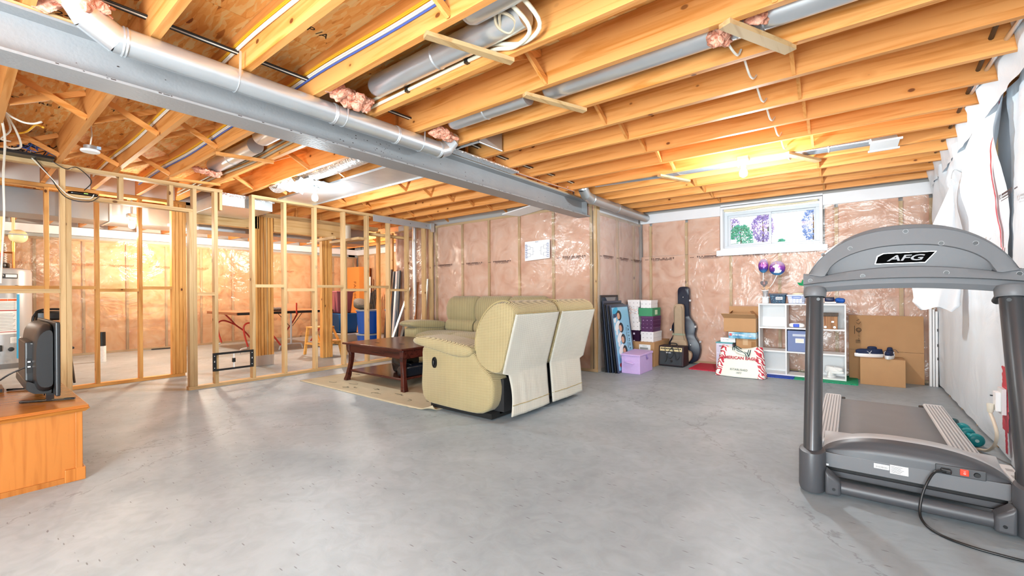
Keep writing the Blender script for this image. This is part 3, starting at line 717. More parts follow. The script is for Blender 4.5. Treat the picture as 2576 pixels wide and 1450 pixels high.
# ---- long sofa against the film wall
sf = T('reclining_sofa', 'olive-tan three-seat reclining sofa facing us against the film wall', 'sofa', (-4.28, 4.75, 0))
def mir(p): return [(-1 * 0 + a, b) for a, b in p]
sd = [(4.32, .05), (4.27, .18), (4.28, .45), (4.25, .55), (4.3, .58), (4.95, .56), (5.02, .4), (5.02, .1), (4.9, .04)]
am = [(4.20, .60), (4.17, .63), (4.22, .665), (4.4, .68), (4.7, .665), (4.92, .63), (4.96, .57), (4.85, .53), (4.5, .55), (4.3, .575)]
for x0_, x1_ in ((-5.45, -5.20), (-3.33, -3.08)):
    cushion(sd, x0_, x1_, 'X', sq=.05).build('side_panel', WES, sf, smooth=50)
    cushion(am, x0_ - .04, x1_ + .03, 'X', sq=.30).build('armrest', WES, sf, smooth=60)
for k in range(3):
    a = -5.19 + .625 * k
    cushion([(4.95, .62), (4.90, .72), (4.90, .88), (4.95, 1.0), (5.05, 1.05), (5.16, 1.03), (5.22, .92), (5.2, .62)], a, a + .615, 'X', sq=.16).build('back_cushion', WES, sf, smooth=60)
    cushion([(4.93, .44), (4.86, .52), (4.87, .62), (4.93, .68), (5.1, .68), (5.15, .44)], a + .01, a + .605, 'X', sq=.12).build('lumbar_cushion', WES, sf, smooth=60)
    cushion([(4.24, .34), (4.21, .42), (4.26, .485), (4.5, .52), (4.92, .50), (4.95, .36)], a + .005, a + .615, 'X', sq=.12).build('seat_cushion', WES, sf, smooth=60)
    cushion([(4.23, .08), (4.21, .2), (4.24, .34), (4.34, .35), (4.36, .06)], a + .005, a + .615, 'X', sq=.08).build('footrest_panel', WES, sf, smooth=60)
box('base', DARKF, sf, -5.2, -3.33, 4.35, 5.1, .05, .38)
for x, y in ((-5.32, 4.4), (-3.2, 4.4), (-5.32, 4.95), (-3.2, 4.95)): B().lathe([(.025, 0), (.03, .05)], (x, y, 0), 12).build('foot', BLACK, sf)
# ---- coffee table
CW = wood('dark_cherry', '4a2018', '2c110d', 'X', knots=False, rough=.22)
ct = T('coffee_table', 'dark cherry coffee table with curved legs and a lower shelf on the beige rug', 'table', (-4.43, 3.45, 0))
ct_lift = .009
box('table_top', CW, ct, -5.02, -3.84, 2.98, 3.92, .452, .475, bevel=.006)
for a in ((-4.97, -3.89, 3.03, 3.055), (-4.97, -3.89, 3.845, 3.87)): box('apron', CW, ct, *a, .355, .452)
for a in ((-4.985, -4.96, 3.05, 3.85), (-3.90, -3.875, 3.05, 3.85)): box('apron', CW, ct, *a, .355, .452)
for x, sx in ((-4.96, -1), (-3.90, 1)):
    for y, sy in ((3.05, -1), (3.85, 1)):
        g = B(); pr = [(.0, .035), (.10, .03), (.2, .022), (.3, .02), (.38, .03), (.452, .034)]
        off = lambda z: .022 * math.cos(z / .46 * math.pi * 1.5) if z < .40 else .0
        vs = []; zs = [0, .02, .06, .11, .17, .23, .29, .34, .38, .452]
        for z in zs:
            h = .022 + .011 * (abs(z - .2) / .25) ** 1.2; o = off(z) * (1 if z < .38 else 0) + (.012 if z < .03 else 0)
            for dx, dy in ((-1, -1), (1, -1), (1, 1), (-1, 1)): vs.append((x + sx * o + dx * h, y + sy * o * .5 + dy * h, z))
        g.add(vs, [(i * 4 + k, i * 4 + (k + 1) % 4, (i + 1) * 4 + (k + 1) % 4, (i + 1) * 4 + k) for i in range(9) for k in range(4)] + [(3, 2, 1, 0), (36, 37, 38, 39)])
        g.build('leg', CW, ct, smooth=50, bevel=.003)
box('lower_shelf', CW, ct, -4.94, -3.92, 3.04, 3.86, .11, .135, bevel=.004)
for x, y in ((-4.6, 3.2), (-4.25, 3.3)): B().puff((x, y, .4755), (.05, .012, .0008), .9).build('scratch_mark', pm('dull_scratch', '1b0c0a', .9), ct)
VEL = pm('black_glossy_bag', '0c0d11', .25, bump=.7, bscale=14, coat=.3)
t = T('black_bag', 'tall glossy black drawstring bag on the shelf under the coffee table', 'bag', (-4.25, 3.35, .136))
cushion([(-4.36, .137), (-4.40, .25), (-4.38, .34), (-4.33, .35), (-4.22, .345), (-4.12, .35), (-4.10, .3), (-4.12, .2), (-4.11, .137)], 3.24, 3.46, sq=.2).build('bag_body', VEL, t, smooth=60)
B().tube([(-4.36, 3.26, .34), (-4.30, 3.24, .352), (-4.2, 3.25, .35), (-4.12, 3.30, .347)], .008, 6, smooth=4).build('gathered_rim', VEL, t, smooth=True)
t = T('black_bag', 'low squat black bag beside the tall one under the coffee table', 'bag', (-4.0, 3.3, .136))
cushion([(-4.09, .137), (-4.10, .22), (-4.06, .262), (-3.98, .27), (-3.93, .25), (-3.925, .137)], 3.10, 3.40, sq=.22).build('bag_body', pm('navy_black_bag', '10151f', .3, bump=.6, bscale=18), t, smooth=60)
B().tube([(-4.07, 3.12, .262), (-4.0, 3.16, .285), (-3.95, 3.2, .265)], .006, 6, smooth=4).build('strap', BLACK, t, smooth=True)
ct.location.z += .009
for o_ in list(C.objects):
    if o_.name.startswith('black_bag') and o_.parent is None: o_.location.z += .009
lv.location.z += .009
# ---- rug with curled corner
RUG = pm('beige_pile', 'b9aa8e', .95, noise=.12, nscale=9, bump=.3, bscale=180)
rg = T('area_rug', 'thin beige rug with small vine motifs and a curled corner under the table', 'rug', (-4.3, 3.4, 0))
def rf(u, v):
    x = -5.45 + 2.42 * u; y = 2.66 + 1.55 * v; e = max(0, (u - .93)) / .07 * max(0, (.06 - v)) / .06
    w = max(0, u - .8) * 5 * max(0, (.08 - v)) / .08
    return (x, y + .03 * e, .0045 + .05 * e * e + .010 * w * abs(math.sin(u * 60)))
B().grid(rf, 60, 40).build('pile', RUG, rg, smooth=60, solid=.007)
g = B()
random.seed(5)
for (x, y) in ((-5.05, 2.86), (-4.75, 2.95), (-4.5, 2.85), (-4.25, 2.92), (-4.05, 2.8), (-3.8, 2.9), (-3.55, 2.82), (-3.35, 2.92), (-5.2, 3.3), (-5.1, 3.7), (-4.65, 2.78)):
    r_ = random.uniform(.03, .05); a0 = random.uniform(0, 6)
    g.tube([(x + r_ * math.cos(a0 + t * .5) * (1 + .25 * t), y + r_ * .7 * math.sin(a0 + t * .5), .0085) for t in range(6)], .003, 4)
    if random.random() < .6: g.tube([(x - .03, y, .0085), (x + .03, y + .02, .0085), (x + .07, y + .01, .0085)], .002, 4)
g.build('vine_motif', pm('dark_olive_print', '4a4535', .9), rg, kind='stuff')
# ---- TV cabinet
HW = wood('honey_maple', 'b06c30', '9c5a22', 'Z', knots=False, rough=.35); HWT = wood('honey_maple_top', 'b87534', '9c5420', 'Y', knots=False, rough=.18)
tv = T('tv_cabinet', 'honey-coloured wooden cabinet with moulded top at the left edge', 'cabinet', (-4.1, -.05, 0))
B().box(-4.58, -3.60, -.58, .44, .03, .41).build('body', HW, tv)
box('corner_post', HW, tv, -3.62, -3.588, .435, .466, .07, .41, bevel=.003); box('corner_post', HW, tv, -4.58, -4.55, .435, .466, .07, .41, bevel=.003)
box('plinth', HW, tv, -4.6, -3.585, .39, .478, 0, .075, bevel=.004); box('plinth', HW, tv, -4.59, -3.592, -.58, .39, 0, .03)
for k in range(2):
    d = box('door', HW, tv, -4.54 + .47 * k, -4.09 + .47 * k, .44, .458, .10, .39, bevel=.003)
    B().puff((-4.13 + .1 * k, .467, .25), (.012, .012, .012), 1).build('knob', GALV, d, smooth=True)
B().hexa([(-4.62, -.62, .405), (-3.575, -.62, .405), (-3.575, .475, .405), (-4.62, .475, .405), (-4.64, -.64, .425), (-3.555, -.64, .425), (-3.555, .495, .425), (-4.64, .495, .425)]).build('top_moulding', HWT, tv)
box('cabinet_top', HWT, tv, -4.635, -3.56, -.635, .49, .425, .443, bevel=.004)
tt = T('television', 'small black flat television turned edge-on, on the honey cabinet', 'television', (-4.2, .36, .443))
TVB = pm('satin_black_shell', '1d1e20', .42, bump=.05, bscale=300)
box('screen_panel', TVB, tt, -4.66, -3.74, .372, .392, .485, .93, bevel=.006)
box('screen_glass', pm('screen_black', '060608', .08), tt, -4.645, -3.755, .392, .394, .505, .915)
cushion([(.374, .50), (.374, .925), (.335, .92), (.300, .87), (.29, .78), (.29, .56), (.31, .50)], -4.60, -3.80, 'X', sq=.18).build('rear_shell', TVB, tt, smooth=50)
box('electronics_housing', TVB, tt, -4.35, -3.92, .262, .31, .535, .81, bevel=.008)
cushion([(.372, .485), (.372, .56), (.30, .56), (.258, .585), (.255, .53), (.29, .495)], -4.52, -3.86, 'X', sq=.1).build('lower_shell', TVB, tt, smooth=50)
box('input_panel', pm('input_panel_dark', '08080a', .5), tt, -3.921, -3.917, .268, .29, .62, .71)
for z in (.655, .685): box('hdmi_port', WHITEP, tt, -3.917, -3.914, .272, .284, z, z + .008)
box('rating_sticker', pm('sticker_grey', 'c9c9c9', .6), tt, -3.9195, -3.9165, .292, .303, .62, .68)
for z in (.545, .795): box('wall_mount_slot', pm('slot_edge', '8b8b8b', .5), tt, -3.919, -3.916, .285, .302, z, z + .004)
for y0, x in ((.24, -3.86), (.22, -4.46)):
    B().bar((x - .06, y0, .452), (x + .06, y0 + .22, .452), .022, .014).build('foot', pm('gloss_black', '0b0b0d', .1, coat=.5), tt, bevel=.004)
box('neck', MATS['gloss_black'], tt, -4.2, -4.0, .345, .38, .46, .50); box('neck', MATS['gloss_black'], tt, -3.88, -3.84, .34, .375, .455, .495); box('neck', MATS['gloss_black'], tt, -4.48, -4.44, .34, .375, .455, .495)
B().tube([(-3.93, .27, .66), (-3.95, .20, .62), (-4.0, .12, .55), (-4.05, 0, .49), (-4.1, -.2, .455), (-4.12, -.4, .449)], .0045, 8, smooth=5).build('power_cable', BLACK, tt, smooth=True)
t = T('media_box', 'small brown and black box on the cabinet left of the television', 'box', (-4.55, .14, .443))
box('case', pm('brown_case', '6b4a33', .4), t, -4.66, -4.46, .02, .205, .444, .475, bevel=.005); box('front', BLACK, t, -4.459, -4.455, .03, .195, .450, .470)
# ================================================================ TREADMILL
TG = pm('treadmill_grey_plastic', '77787b', .5, bump=.05, bscale=400); TD = pm('treadmill_dark_grey', '4b4c50', .42, bump=.05, bscale=400)
TT = pm('treadmill_tube_paint', '4a4b4e', .28, .35); TL = pm('treadmill_light_rail', 'cfcfd0', .45); TB = pm('treadmill_belt', '77787a', .55, noise=.12, nscale=5, bump=.1, bscale=300)
tm = T('treadmill', 'large grey folding treadmill with arched console at the right edge', 'treadmill', (.225, 3.4, 0))
XC, YC = .225, 3.18
def ztop(t): return 1.09 + .352 * (1 - min(1, abs(t)) ** 2.3) ** .6
def zbot(t): return 1.062 + .034 * (1 - t * t)
def zb1(t): return 1.12 + .03 * (1 - t * t)
def zb2(t): return 1.168 + .043 * max(0, 1 - (t / .8) ** 2) + .018 * max(0, abs(t) - .8) / .2
def arc(t): return zb2(t) + .115 * math.sqrt(max(0, 1 - (abs(t) / .74) ** 2.6))
def face(t, s):
    """console front: s 0..1 bottom to top -> (y, z)"""
    zt = max(ztop(t), zb2(t) + .004); zr = zt - .03 * (1 - .5 * abs(t)); a = min(arc(t), zr - .004)
    ks = [(0, zbot(t), .07), (.07, zbot(t), .012), (.16, (zbot(t) + zb1(t)) / 2, -.012), (.24, zb1(t), -.006), (.26, zb1(t) + .003, -.046), (.40, zb2(t) - .003, -.026), (.43, zb2(t), -.022),
          (.45, zb2(t) + .003, .006 if abs(t) < .74 else -.024), (.62, (a + zb2(t)) / 2, -.004 if abs(t) < .74 else -.03), (.72, a, -.016 if abs(t) < .74 else -.034), (.745, a + .004, -.034), (.90, zr, -.018), (.915, zr + .003, -.022), (.97, zt - .006, -.008), (1, zt, .03)]
    ks2 = [k for k in ks]
    for (s0, z0, y0), (s1, z1, y1) in zip(ks2[:-1], ks2[1:]):
        if s <= s1: f = (s - s0) / (s1 - s0); return (y0 + (y1 - y0) * f, z0 + (z1 - z0) * f)
    return (ks[-1][2], ks[-1][1])
SS = [0, .035, .07, .115, .16, .2, .24, .26, .33, .40, .43, .45, .53, .62, .68, .72, .745, .8, .85, .90, .915, .94, .97, 1]
def cons(u, v):
    t = -1 + 2 * u; t = math.copysign(abs(t) ** .85, t)
    s = SS[min(len(SS) - 1, int(round(v * (len(SS) - 1))))]; y, z = face(t, s)
    bend = .05 * (1 - t * t)
    x = XC + .452 * t + (.0 if s < .4 else -math.copysign(.02 * (s - .4), t) * (abs(t) > .97))
    return (x, YC + y - bend + .03, z)
g = B(); g.grid(cons, 72, len(SS) - 1)
def back(u, v):
    a = Vector(cons(u, 1)); b = Vector(cons(u, 0)); q = a.lerp(b, v); q.y = YC + .10 + .04 * math.sin(math.pi * v); return q
g.grid(back, 72, 6)
for v0 in (0, 1):
    g.grid(lambda u, v: Vector(cons(u, v0)).lerp(Vector(back(u, 1 - v0)), v), 72, 1)
con = g.build('console_housing', TG, tm, smooth=28)
for t, z in ((-.78, 1.30), (-.50, 1.325), (.02, 1.40), (.32, 1.325), (.60, 1.318), (-.38, 1.165), (.36, 1.172), (-.92, 1.145), (.93, 1.16)):
    # find face depth at that height
    best = min((abs(face(t, k / 200)[1] - z), face(t, k / 200)[0]) for k in range(30, 200))[1]
    y = YC + best - .05 * (1 - t * t) + .03; x = XC + .452 * t
    B().lathe([(.0095, -.002), (.0115, -.002), (.0115, .001)], (x, y, z), 18, 'Y').build('screw_rim', pm('pale_rim', 'a4a5a7', .5), con, smooth=True)
    B().lathe([(.0094, -.0035), (.0094, -.002)], (x, y, z), 18, 'Y').build('screw_recess', BLACK, con)
y = YC - .05 + .03 - .010
lg = B().prism([(XC + .0 - .115, 1.232), (XC + .085, 1.232), (XC + .125, 1.285), (XC - .08, 1.285), (XC - .105, 1.27)], y - .004, y + .004, 'Y').build('badge', pm('badge_black', '050505', .9, spec=.05), con)
B().prism([(XC - .119, 1.229), (XC + .087, 1.229), (XC + .131, 1.288), (XC - .083, 1.288), (XC - .109, 1.274)], y - .001, y + .006, 'Y').build('badge_rim', GALV, con)
text('badge_lettering', 'AFG', pm('silver_print', '9b9ca0', .5), con, (XC + .005, y - .0045, 1.257), .043, (R(90), 0, 0), sx=1.75, bold=.0008, shear=.3)
def tilt(z): return 2.86 + (z - .12) / (1.08 - .12) * .33
for sx in (-1, 1):
    X = XC + sx * .395
    g = B(); n = 28; vs = []; zs = [.10, .5, 1.0, 1.085]
    for z in zs:
        for k in range(n): a = 2 * math.pi * k / n; vs.append((X + .043 * math.cos(a), tilt(z) + .062 * math.sin(a), z))
    g.add(vs, [(i * n + k, i * n + (k + 1) % n, (i + 1) * n + (k + 1) % n, (i + 1) * n + k) for i in range(3) for k in range(n)])
    g.build('upright', TT, tm, smooth=True)
    g = B(); vs = []
    for z, e in ((.0, .92), (.02, 1), (.20, .98), (.212, .94), (.215, .80)):
        for k in range(n): a = 2 * math.pi * k / n; vs.append((X + .062 * e * math.cos(a), 2.87 + .085 * e * math.sin(a), z + .012 + (.006 * math.sin(a) if z > .1 else 0)))
    g.add(vs, [(i * n + k, i * n + (k + 1) % n, (i + 1) * n + (k + 1) % n, (i + 1) * n + k) for i in range(4) for k in range(n)] + [tuple(range(n - 1, -1, -1)), tuple(4 * n + k for k in range(n))])
    g.build('upright_boot', TD, tm, smooth=True)
    g = B(); vs = []
    for z, e in ((1.045, 1.12), (1.052, 1.2), (1.085, 1.22), (1.10, 1.1)):
        for k in range(n): a = 2 * math.pi * k / n; vs.append((X + .047 * e * math.cos(a), tilt(z) + .064 * e * math.sin(a), z - .010 * math.sin(a)))
    g.add(vs, [(i * n + k, i * n + (k + 1) % n, (i + 1) * n + (k + 1) % n, (i + 1) * n + k) for i in range(3) for k in range(n)])
    g.build('upright_collar', TG, tm, smooth=True)
    B().lathe([(.009, 0), (.009, .004)], (X - sx * .02, tilt(1.04) - .062, 1.035), 10, 'Y').build('screw', BLACK, tm)
    # bent bracket from boot to cross bar
    g = B(); xa, xb = X - sx * .058, X - sx * .125
    g.hexa([(xa, 2.80, .015), (xb, 2.815, .012), (xb, 2.90, .012), (xa, 2.92, .015), (xa, 2.80, .14), (xb, 2.81, .085), (xb, 2.89, .085), (xa, 2.90, .14)])
    g.build('frame_bracket', TD, tm, bevel=.014, seg=3, smooth=True)
    B().lathe([(.007, -.004), (.007, 0)], (xb + sx * .03, 2.806, .05), 10, 'Y').build('bolt', BLACK, tm)
    B().lathe([(.022, 0), (.022, .016)], (X, 2.88, 0), 12).build('levelling_foot', BLACK, tm)
    # grip that runs back from the console
    B().tube([(XC + sx * .42, 3.24, 1.12), (XC + sx * .425, 3.40, 1.10), (XC + sx * .425, 3.62, 1.02)], .021, 12, smooth=5).build('hand_grip', BLACK, tm, smooth=True)
    # side rail with ribs
    XD = .185; xr0, xr1 = (XD + sx * .25, XD + sx * .362); xr0, xr1 = min(xr0, xr1), max(xr0, xr1)
    rail = box('side_rail', TL, tm, xr0, xr1, 3.16, 4.62, .13, .205, bevel=.012)
    for k in range(6):
        xx = xr0 + .014 + k * (xr1 - xr0 - .028) / 5
        box('rail_rib', pm('rail_rib_grey', '8f9092', .5), rail, xx - .0028, xx + .0028, 3.2, 4.56, .205, .2085)
    box('end_cap', BLACK, tm, *sorted((XD + sx * .225, XD + sx * .265)), 4.55, 4.61, .12, .19, bevel=.006)
B().tube([(XC - .33, 2.86, .050), (XC + .33, 2.86, .050)], .033, 16).build('cross_bar', TD, tm, smooth=True)
B().tube([(XD - .28, 4.5, .035), (XD + .28, 4.5, .035)], .025, 12).build('rear_roller', GALVD, tm, smooth=True)
g = B().grid(lambda u, v: (XD - .25 + .50 * u, 3.1 + 1.48 * v, .185 if .02 < v < .98 else .17), 4, 50); g.build('running_belt', TB, tm, smooth=True, solid=.01)
box('deck', BLACK, tm, XD - .25, XD + .25, 3.05, 4.55, .12, .172)
text('belt_lettering', '3.0', pm('belt_print', 'c9c9ca', .5), tm, (XD + .17, 3.36, .1915), .10, (0, 0, R(180)), bold=.002)
HX = .352
def htop(x): t = (x - XC) / HX; return .20 + .104 * (1 - abs(t) ** 2.6) ** .8
def hood(u, v):
    x = XC - HX + 2 * HX * u; zt = htop(x)
    P_ = [(2.93, .198), (2.935, .20 + (zt - .20) * .45), (2.965, .20 + (zt - .20) * .85), (3.0, zt), (3.02, zt + .004), (3.10, zt - .0), (3.22, .235 + (zt - .2) * .15), (3.25, .20)]
    f = v * (len(P_) - 1); i = min(int(f), len(P_) - 2); f -= i; a, b = P_[i], P_[i + 1]
    c = .03 * abs((x - XC) / HX) ** 4
    return (x, a[0] + (b[0] - a[0]) * f + c, a[1] + (b[1] - a[1]) * f)
B().grid(lambda u, v: hood(u, v * 3 / 7), 48, 9).build('motor_hood_front', TD, tm, smooth=50)
B().grid(lambda u, v: hood(u, 3 / 7 + v * 4 / 7), 48, 12).build('motor_hood_top', pm('hood_top_pale', 'b9babc', .4, noise=.1, nscale=20), tm, smooth=50)
for sx in (-1, 1): B().prism([(2.95, .12), (3.25, .12), (3.25, .20), (2.94, .20)], XC + sx * .350 - .003, XC + sx * .350 + .003, 'X').build('hood_side', TG, tm)
box('hood_lower_panel', pm('panel_mid_grey', '6f7073', .42, bump=.05, bscale=400), tm, XC - .345, XC + .345, 2.935, 2.95, .122, .198, bevel=.003)
box('motor_bay', pm('bay_black', '050506', .6), tm, XC - .34, XC + .34, 2.97, 3.2, .06, .20)
box('lower_frame', TD, tm, XC - .33, XC + .33, 2.955, 2.97, .07, .098)
box('power_panel', pm('panel_plate', '4a4b4e', .5), tm, XC + .095, XC + .265, 2.924, 2.936, .196, .240, bevel=.004)
box('rocker_switch', pm('red_switch', 'f0452c', .35), tm, XC + .178, XC + .208, 2.918, 2.926, .206, .236, bevel=.003)
text('switch_print', 'I O', WHITEP, tm, (XC + .193, 2.9172, .221), .011, (R(90), R(90), 0))
B().lathe([(.010, -.006), (.012, 0)], (XC + .235, 2.924, .218), 12, 'Y').build('breaker_button', BLACK, tm, smooth=True)
box('rating_label', WHITEP, tm, XC - .135, XC - .075, 2.9325, 2.9345, .163, .187); box('rating_label', WHITEP, tm, XC - .072, XC - .002, 2.9325, 2.9345, .150, .193)
g = B()
for k in range(16): g.box(XC - .128 + k * .003, XC - .1266 + k * .003, 2.9318, 2.9326, .168, .177)
for k in range(5): g.box(XC - .068, XC - .03 + .006 * (k % 3), 2.9318, 2.9326, .156 + k * .007, .158 + k * .007)
g.build('label_print', pm('label_ink', '606060', .7), tm)
box('small_sticker', WHITEP, tm, XC - .343, XC - .325, 2.9325, 2.9345, .128, .138)
box('plug', BLACK, tm, XC + .112, XC + .148, 2.896, 2.928, .207, .228, bevel=.005)
B().tube([(XC + .128, 2.898, .218), (XC + .09, 2.885, .212), (.286, 2.855, .17), (.262, 2.83, .10), (.252, 2.80, .03), (.262, 2.745, .008), (.29, 2.68, .006), (.35, 2.63, .006), (.455, 2.605, .006), (.60, 2.62, .006), (.75, 2.75, .006)], .0055, 10, smooth=7).build('power_cord', BLACK, tm, smooth=True)
# ---- things by the right wall
t = T('wall_outlet', 'white double outlet box on red tape on the plastic-sheeted right wall', 'outlet', (.72, 4.04, .38))
box('box_flange', pm('outlet_box_grey', 'd9dadb', .5), t, .735, .755, 3.99, 4.09, .305, .465); box('face', WHITEP, t, .712, .736, 4.005, 4.075, .32, .44, bevel=.004)
box('bracket', BLACK, t, .705, .735, 4.09, 4.11, .40, .406)
B().lathe([(.017, 0), (.015, -.05), (.008, -.06)], (.695, 4.04, .36), 12).build('plug', pm('almond_plug', 'e3dccb', .5), t, smooth=True)
tag(B().tube([(.695, 4.04, .302), (.700, 3.97, .25), (.705, 3.94, .19), (.705, 4.0, .11), (.70, 4.14, .035), (.67, 4.22, .012), (.60, 4.22, .010), (.57, 4.28, .010)], .009, 8, smooth=6).build('extension_cord', pm('almond_cord', 'd9cdb9', .5), None, smooth=True), 'cream flat extension cord curving down from the outlet to the floor', 'cord')
TEA = pm('teal_vinyl', '0f8c93', .35); TE2 = pm('light_teal_grip', '2fb4bd', .4)
def dumbbell(x, y, rz, label, m=TEA):
    t = T('dumbbell', label, 'dumbbell', (x, y, .0), rz=rz, group='teal dumbbells by the right wall')
    g = B(); g.lathe([(.014, -.055), (.017, -.03), (.019, 0), (.017, .03), (.014, .055)], (0, 0, .046), 14, 'Y'); g.build('grip', TE2, t, smooth=True)
    for s_ in (-1, 1):
        pr = [(.012, .05), (.036, .052), (.044, .062), (.046, .075), (.042, .088), (.03, .094), (.001, .095)]
        g = B(); g.lathe([(r_, s_ * h) for r_, h in pr][::s_], (0, 0, .046), 20, 'Y'); hd = g.build('head', m, t, smooth=50)
        B().lathe([(.011, s_ * .0945), (.011, s_ * .0965)][::s_], (0, 0, .046), 14, 'Y').build('weight_disc', pm('weight_print', 'bfe3e4', .5), hd)
dumbbell(.665, 4.40, R(8), 'nearest teal dumbbell, its round end facing us by the plastic-sheeted wall')
dumbbell(.605, 4.56, R(-42), 'teal dumbbell lying across behind the nearest one, half hidden by the treadmill rail')
dumbbell(.56, 4.78, R(60), 'dark teal dumbbell furthest back beside the treadmill rail', pm('dark_teal', '0d4a4f', .4))
t = T('power_strip', 'white power strip on the floor behind the right treadmill post with a black plug', 'power strip', (.72, 3.55, 0))
box('strip_body', WHITEP, t, .69, .745, 3.30, 3.85, .001, .04, bevel=.006)
for k in range(4): box('socket', pm('socket_grey', 'b9b9b9', .5), t, .703, .732, 3.36 + .12 * k, 3.40 + .12 * k, .040, .0415)
box('black_plug', BLACK, t, .70, .735, 3.52, 3.56, .0415, .09, bevel=.006); B().tube([(.718, 3.54, .09), (.725, 3.50, .13), (.735, 3.42, .14), (.74, 3.34, .10)], .004, 8, smooth=4).build('lead', BLACK, t, smooth=True)
# garment bag hung on a hook
t = T('garment_bag', 'white crumpled garment bag hanging from a hook on the plastic right wall', 'bag', (.62, 5.2, .93))
CLO = pm('white_cloth', 'f3f3f5', .8, bump=.5, bscale=9)
def bagf(u, v):
    a = 2 * math.pi * u; z = 1.96 - 1.04 * v; w = .02 + .28 * min(1, v * 1.5) ** 1.1 if v < .93 else .36 - 2.0 * (v - .93)
    d = .02 + .05 * min(1, v * 4); w *= 1 + .06 * math.sin(v * 11)
    rip = 1 + .22 * math.sin(a * 6 + v * 5) * min(1, v * 3)
    return (.68 - .10 * min(1, v * 1.6) + w * .5 * math.cos(a), 5.2 + d * math.sin(a) * rip, z + .03 * fbm(u * 6, v * 5, 1, 1))
B().grid(bagf, 60, 40).build('bag_cloth', CLO, t, smooth=70)
B().tube([(.68, 5.2, 1.94), (.66, 5.2, 1.98), (.68, 5.2, 2.02), (.70, 5.2, 1.98)], .006, 8, smooth=4).build('hanger_loop', WHITEP, t, smooth=True)
B().tube([(.75, 5.2, 2.06), (.70, 5.2, 2.10), (.68, 5.2, 2.05), (.68, 5.2, 2.01)], .003, 6, smooth=4).build('wire_hook', GALVD, t, smooth=True)
# ================================================================ THINGS ALONG THE WINDOW WALL
BF = pm('black_frame_paint', '15161b', .35); BF2 = pm('navy_frame_paint', '2b3850', .3); SKY = pm('sky_blue_print', '8cc4e4', .3)
def leaning(name, label, cat, xb, xt, y0, w, h, th, mat, grp=None, inner=None):
    t = T(name, label, cat, (xb, y0 + w / 2, 0), group=grp)
    a = math.atan2(xb - xt, h); M_ = Matrix.Translation((xb, y0, 0)) @ Matrix.Rotation(-a, 4, 'Y')
    def P(m, n, x0, x1, y0_, y1, z0, z1, par=t, **k):
        g = B(); g.M = M_; g.box(x0, x1, y0_, y1, z0, z1); return g.build(n, m, par, **k)
    bd = .03
    for n, b in (('frame_rail', (-th, 0, 0, w, 0, bd)), ('frame_rail', (-th, 0, 0, w, h - bd, h)), ('frame_stile', (-th, 0, 0, bd, bd, h - bd)), ('frame_stile', (-th, 0, w - bd, w, bd, h - bd))): P(mat, n, *b, bevel=.002)
    P(inner or pm('backing_board', '2a2f38', .6), 'picture', -th * .8, -th * .3, bd, w - bd, bd, h - bd)
    return t, M_
leaning('picture_frame', 'tallest black picture frame, rearmost against the short wall, glass top showing', 'picture frame', -2.61, -2.69, 5.42, .56, 1.05, .02, BF, inner=pm('dark_glazing', '3a4250', .05))
leaning('picture_frame', 'blue-grey framed picture second from the back of the leaning stack', 'picture frame', -2.578, -2.655, 5.42, .60, .97, .018, BF2)
leaning('picture_frame', 'thin dark frame in the middle of the leaning stack', 'picture frame', -2.548, -2.627, 5.42, .60, .93, .016, BF)
leaning('picture_frame', 'navy frame leaning third from the front of the stack', 'picture frame', -2.518, -2.604, 5.43, .58, .92, .016, BF2)
leaning('picture_frame', 'narrow black frame right behind the blue poster', 'picture frame', -2.475, -2.585, 5.43, .60, .91, .016, BF)
t, M_ = leaning('framed_poster', 'blue poster of a group of people lying down, foremost of the leaning frames', 'poster', -2.440, -2.556, 5.43, .60, .915, .018, BF2, inner=SKY)
pc = [('dark_hair_print', '1d2230'), ('skin_print', 'd9a58c'), ('white_shirt_print', 'eef1f5'), ('navy_clothes_print', '24406a'), ('red_print', 'b23a3f'), ('cyan_print', '35a9d6')]
PM_ = {n: pm(n, c, .4) for n, c in pc}
def blob(n, y, z, ry, rz, k=0, rot=0):
    g = B(); g.M = M_; m_ = 14
    g.prism([(y + ry * math.cos(a) * math.cos(rot) - rz * math.sin(a) * math.sin(rot), z + ry * math.cos(a) * math.sin(rot) + rz * math.sin(a) * math.cos(rot)) for a in [2 * math.pi * i / m_ for i in range(m_)]], -.0054 + k * .0006, -.0046 + k * .0006, 'X')
    return g
for z, sh in ((.77, .0), (.60, .02), (.44, .05), (.28, .06), (.15, .12)):
    blob(0, .14 + sh, z + .03, .10, .05, 0, .6).build('figure_print', PM_['navy_clothes_print'] if int(z * 100) % 2 else PM_['white_shirt_print'], t)
    blob(0, .25 + sh, z, .075, .07, 1).build('figure_print', PM_['dark_hair_print'], t)
    blob(0, .225 + sh, z - .008, .045, .045, 2).build('figure_print', PM_['skin_print'], t)
    blob(0, .10 + sh, z - .06, .04, .03, 2, .9).build('figure_print', PM_['white_shirt_print'], t)
blob(0, .14, .84, .09, .04, 1, .3).build('figure_print', PM_['cyan_print'], t); blob(0, .13, .10, .05, .03, 2).build('figure_print', PM_['red_print'], t)
for i, (w_, yy) in enumerate((('F R I E N D S', .49), ('The Television Series', .43))):
    o = text('poster_lettering', w_, BF, t, (0, 0, 0), (.062, .034)[i], ext=.0004)
    loc = M_ @ Vector((-.0035, yy, .45)); og = ORG[t.name]; o.location = loc - Vector(og); o.rotation_euler = (M_.to_3x3() @ Matrix(((0, 0, 1), (0, 1, 0), (-1, 0, 0)))).to_euler()
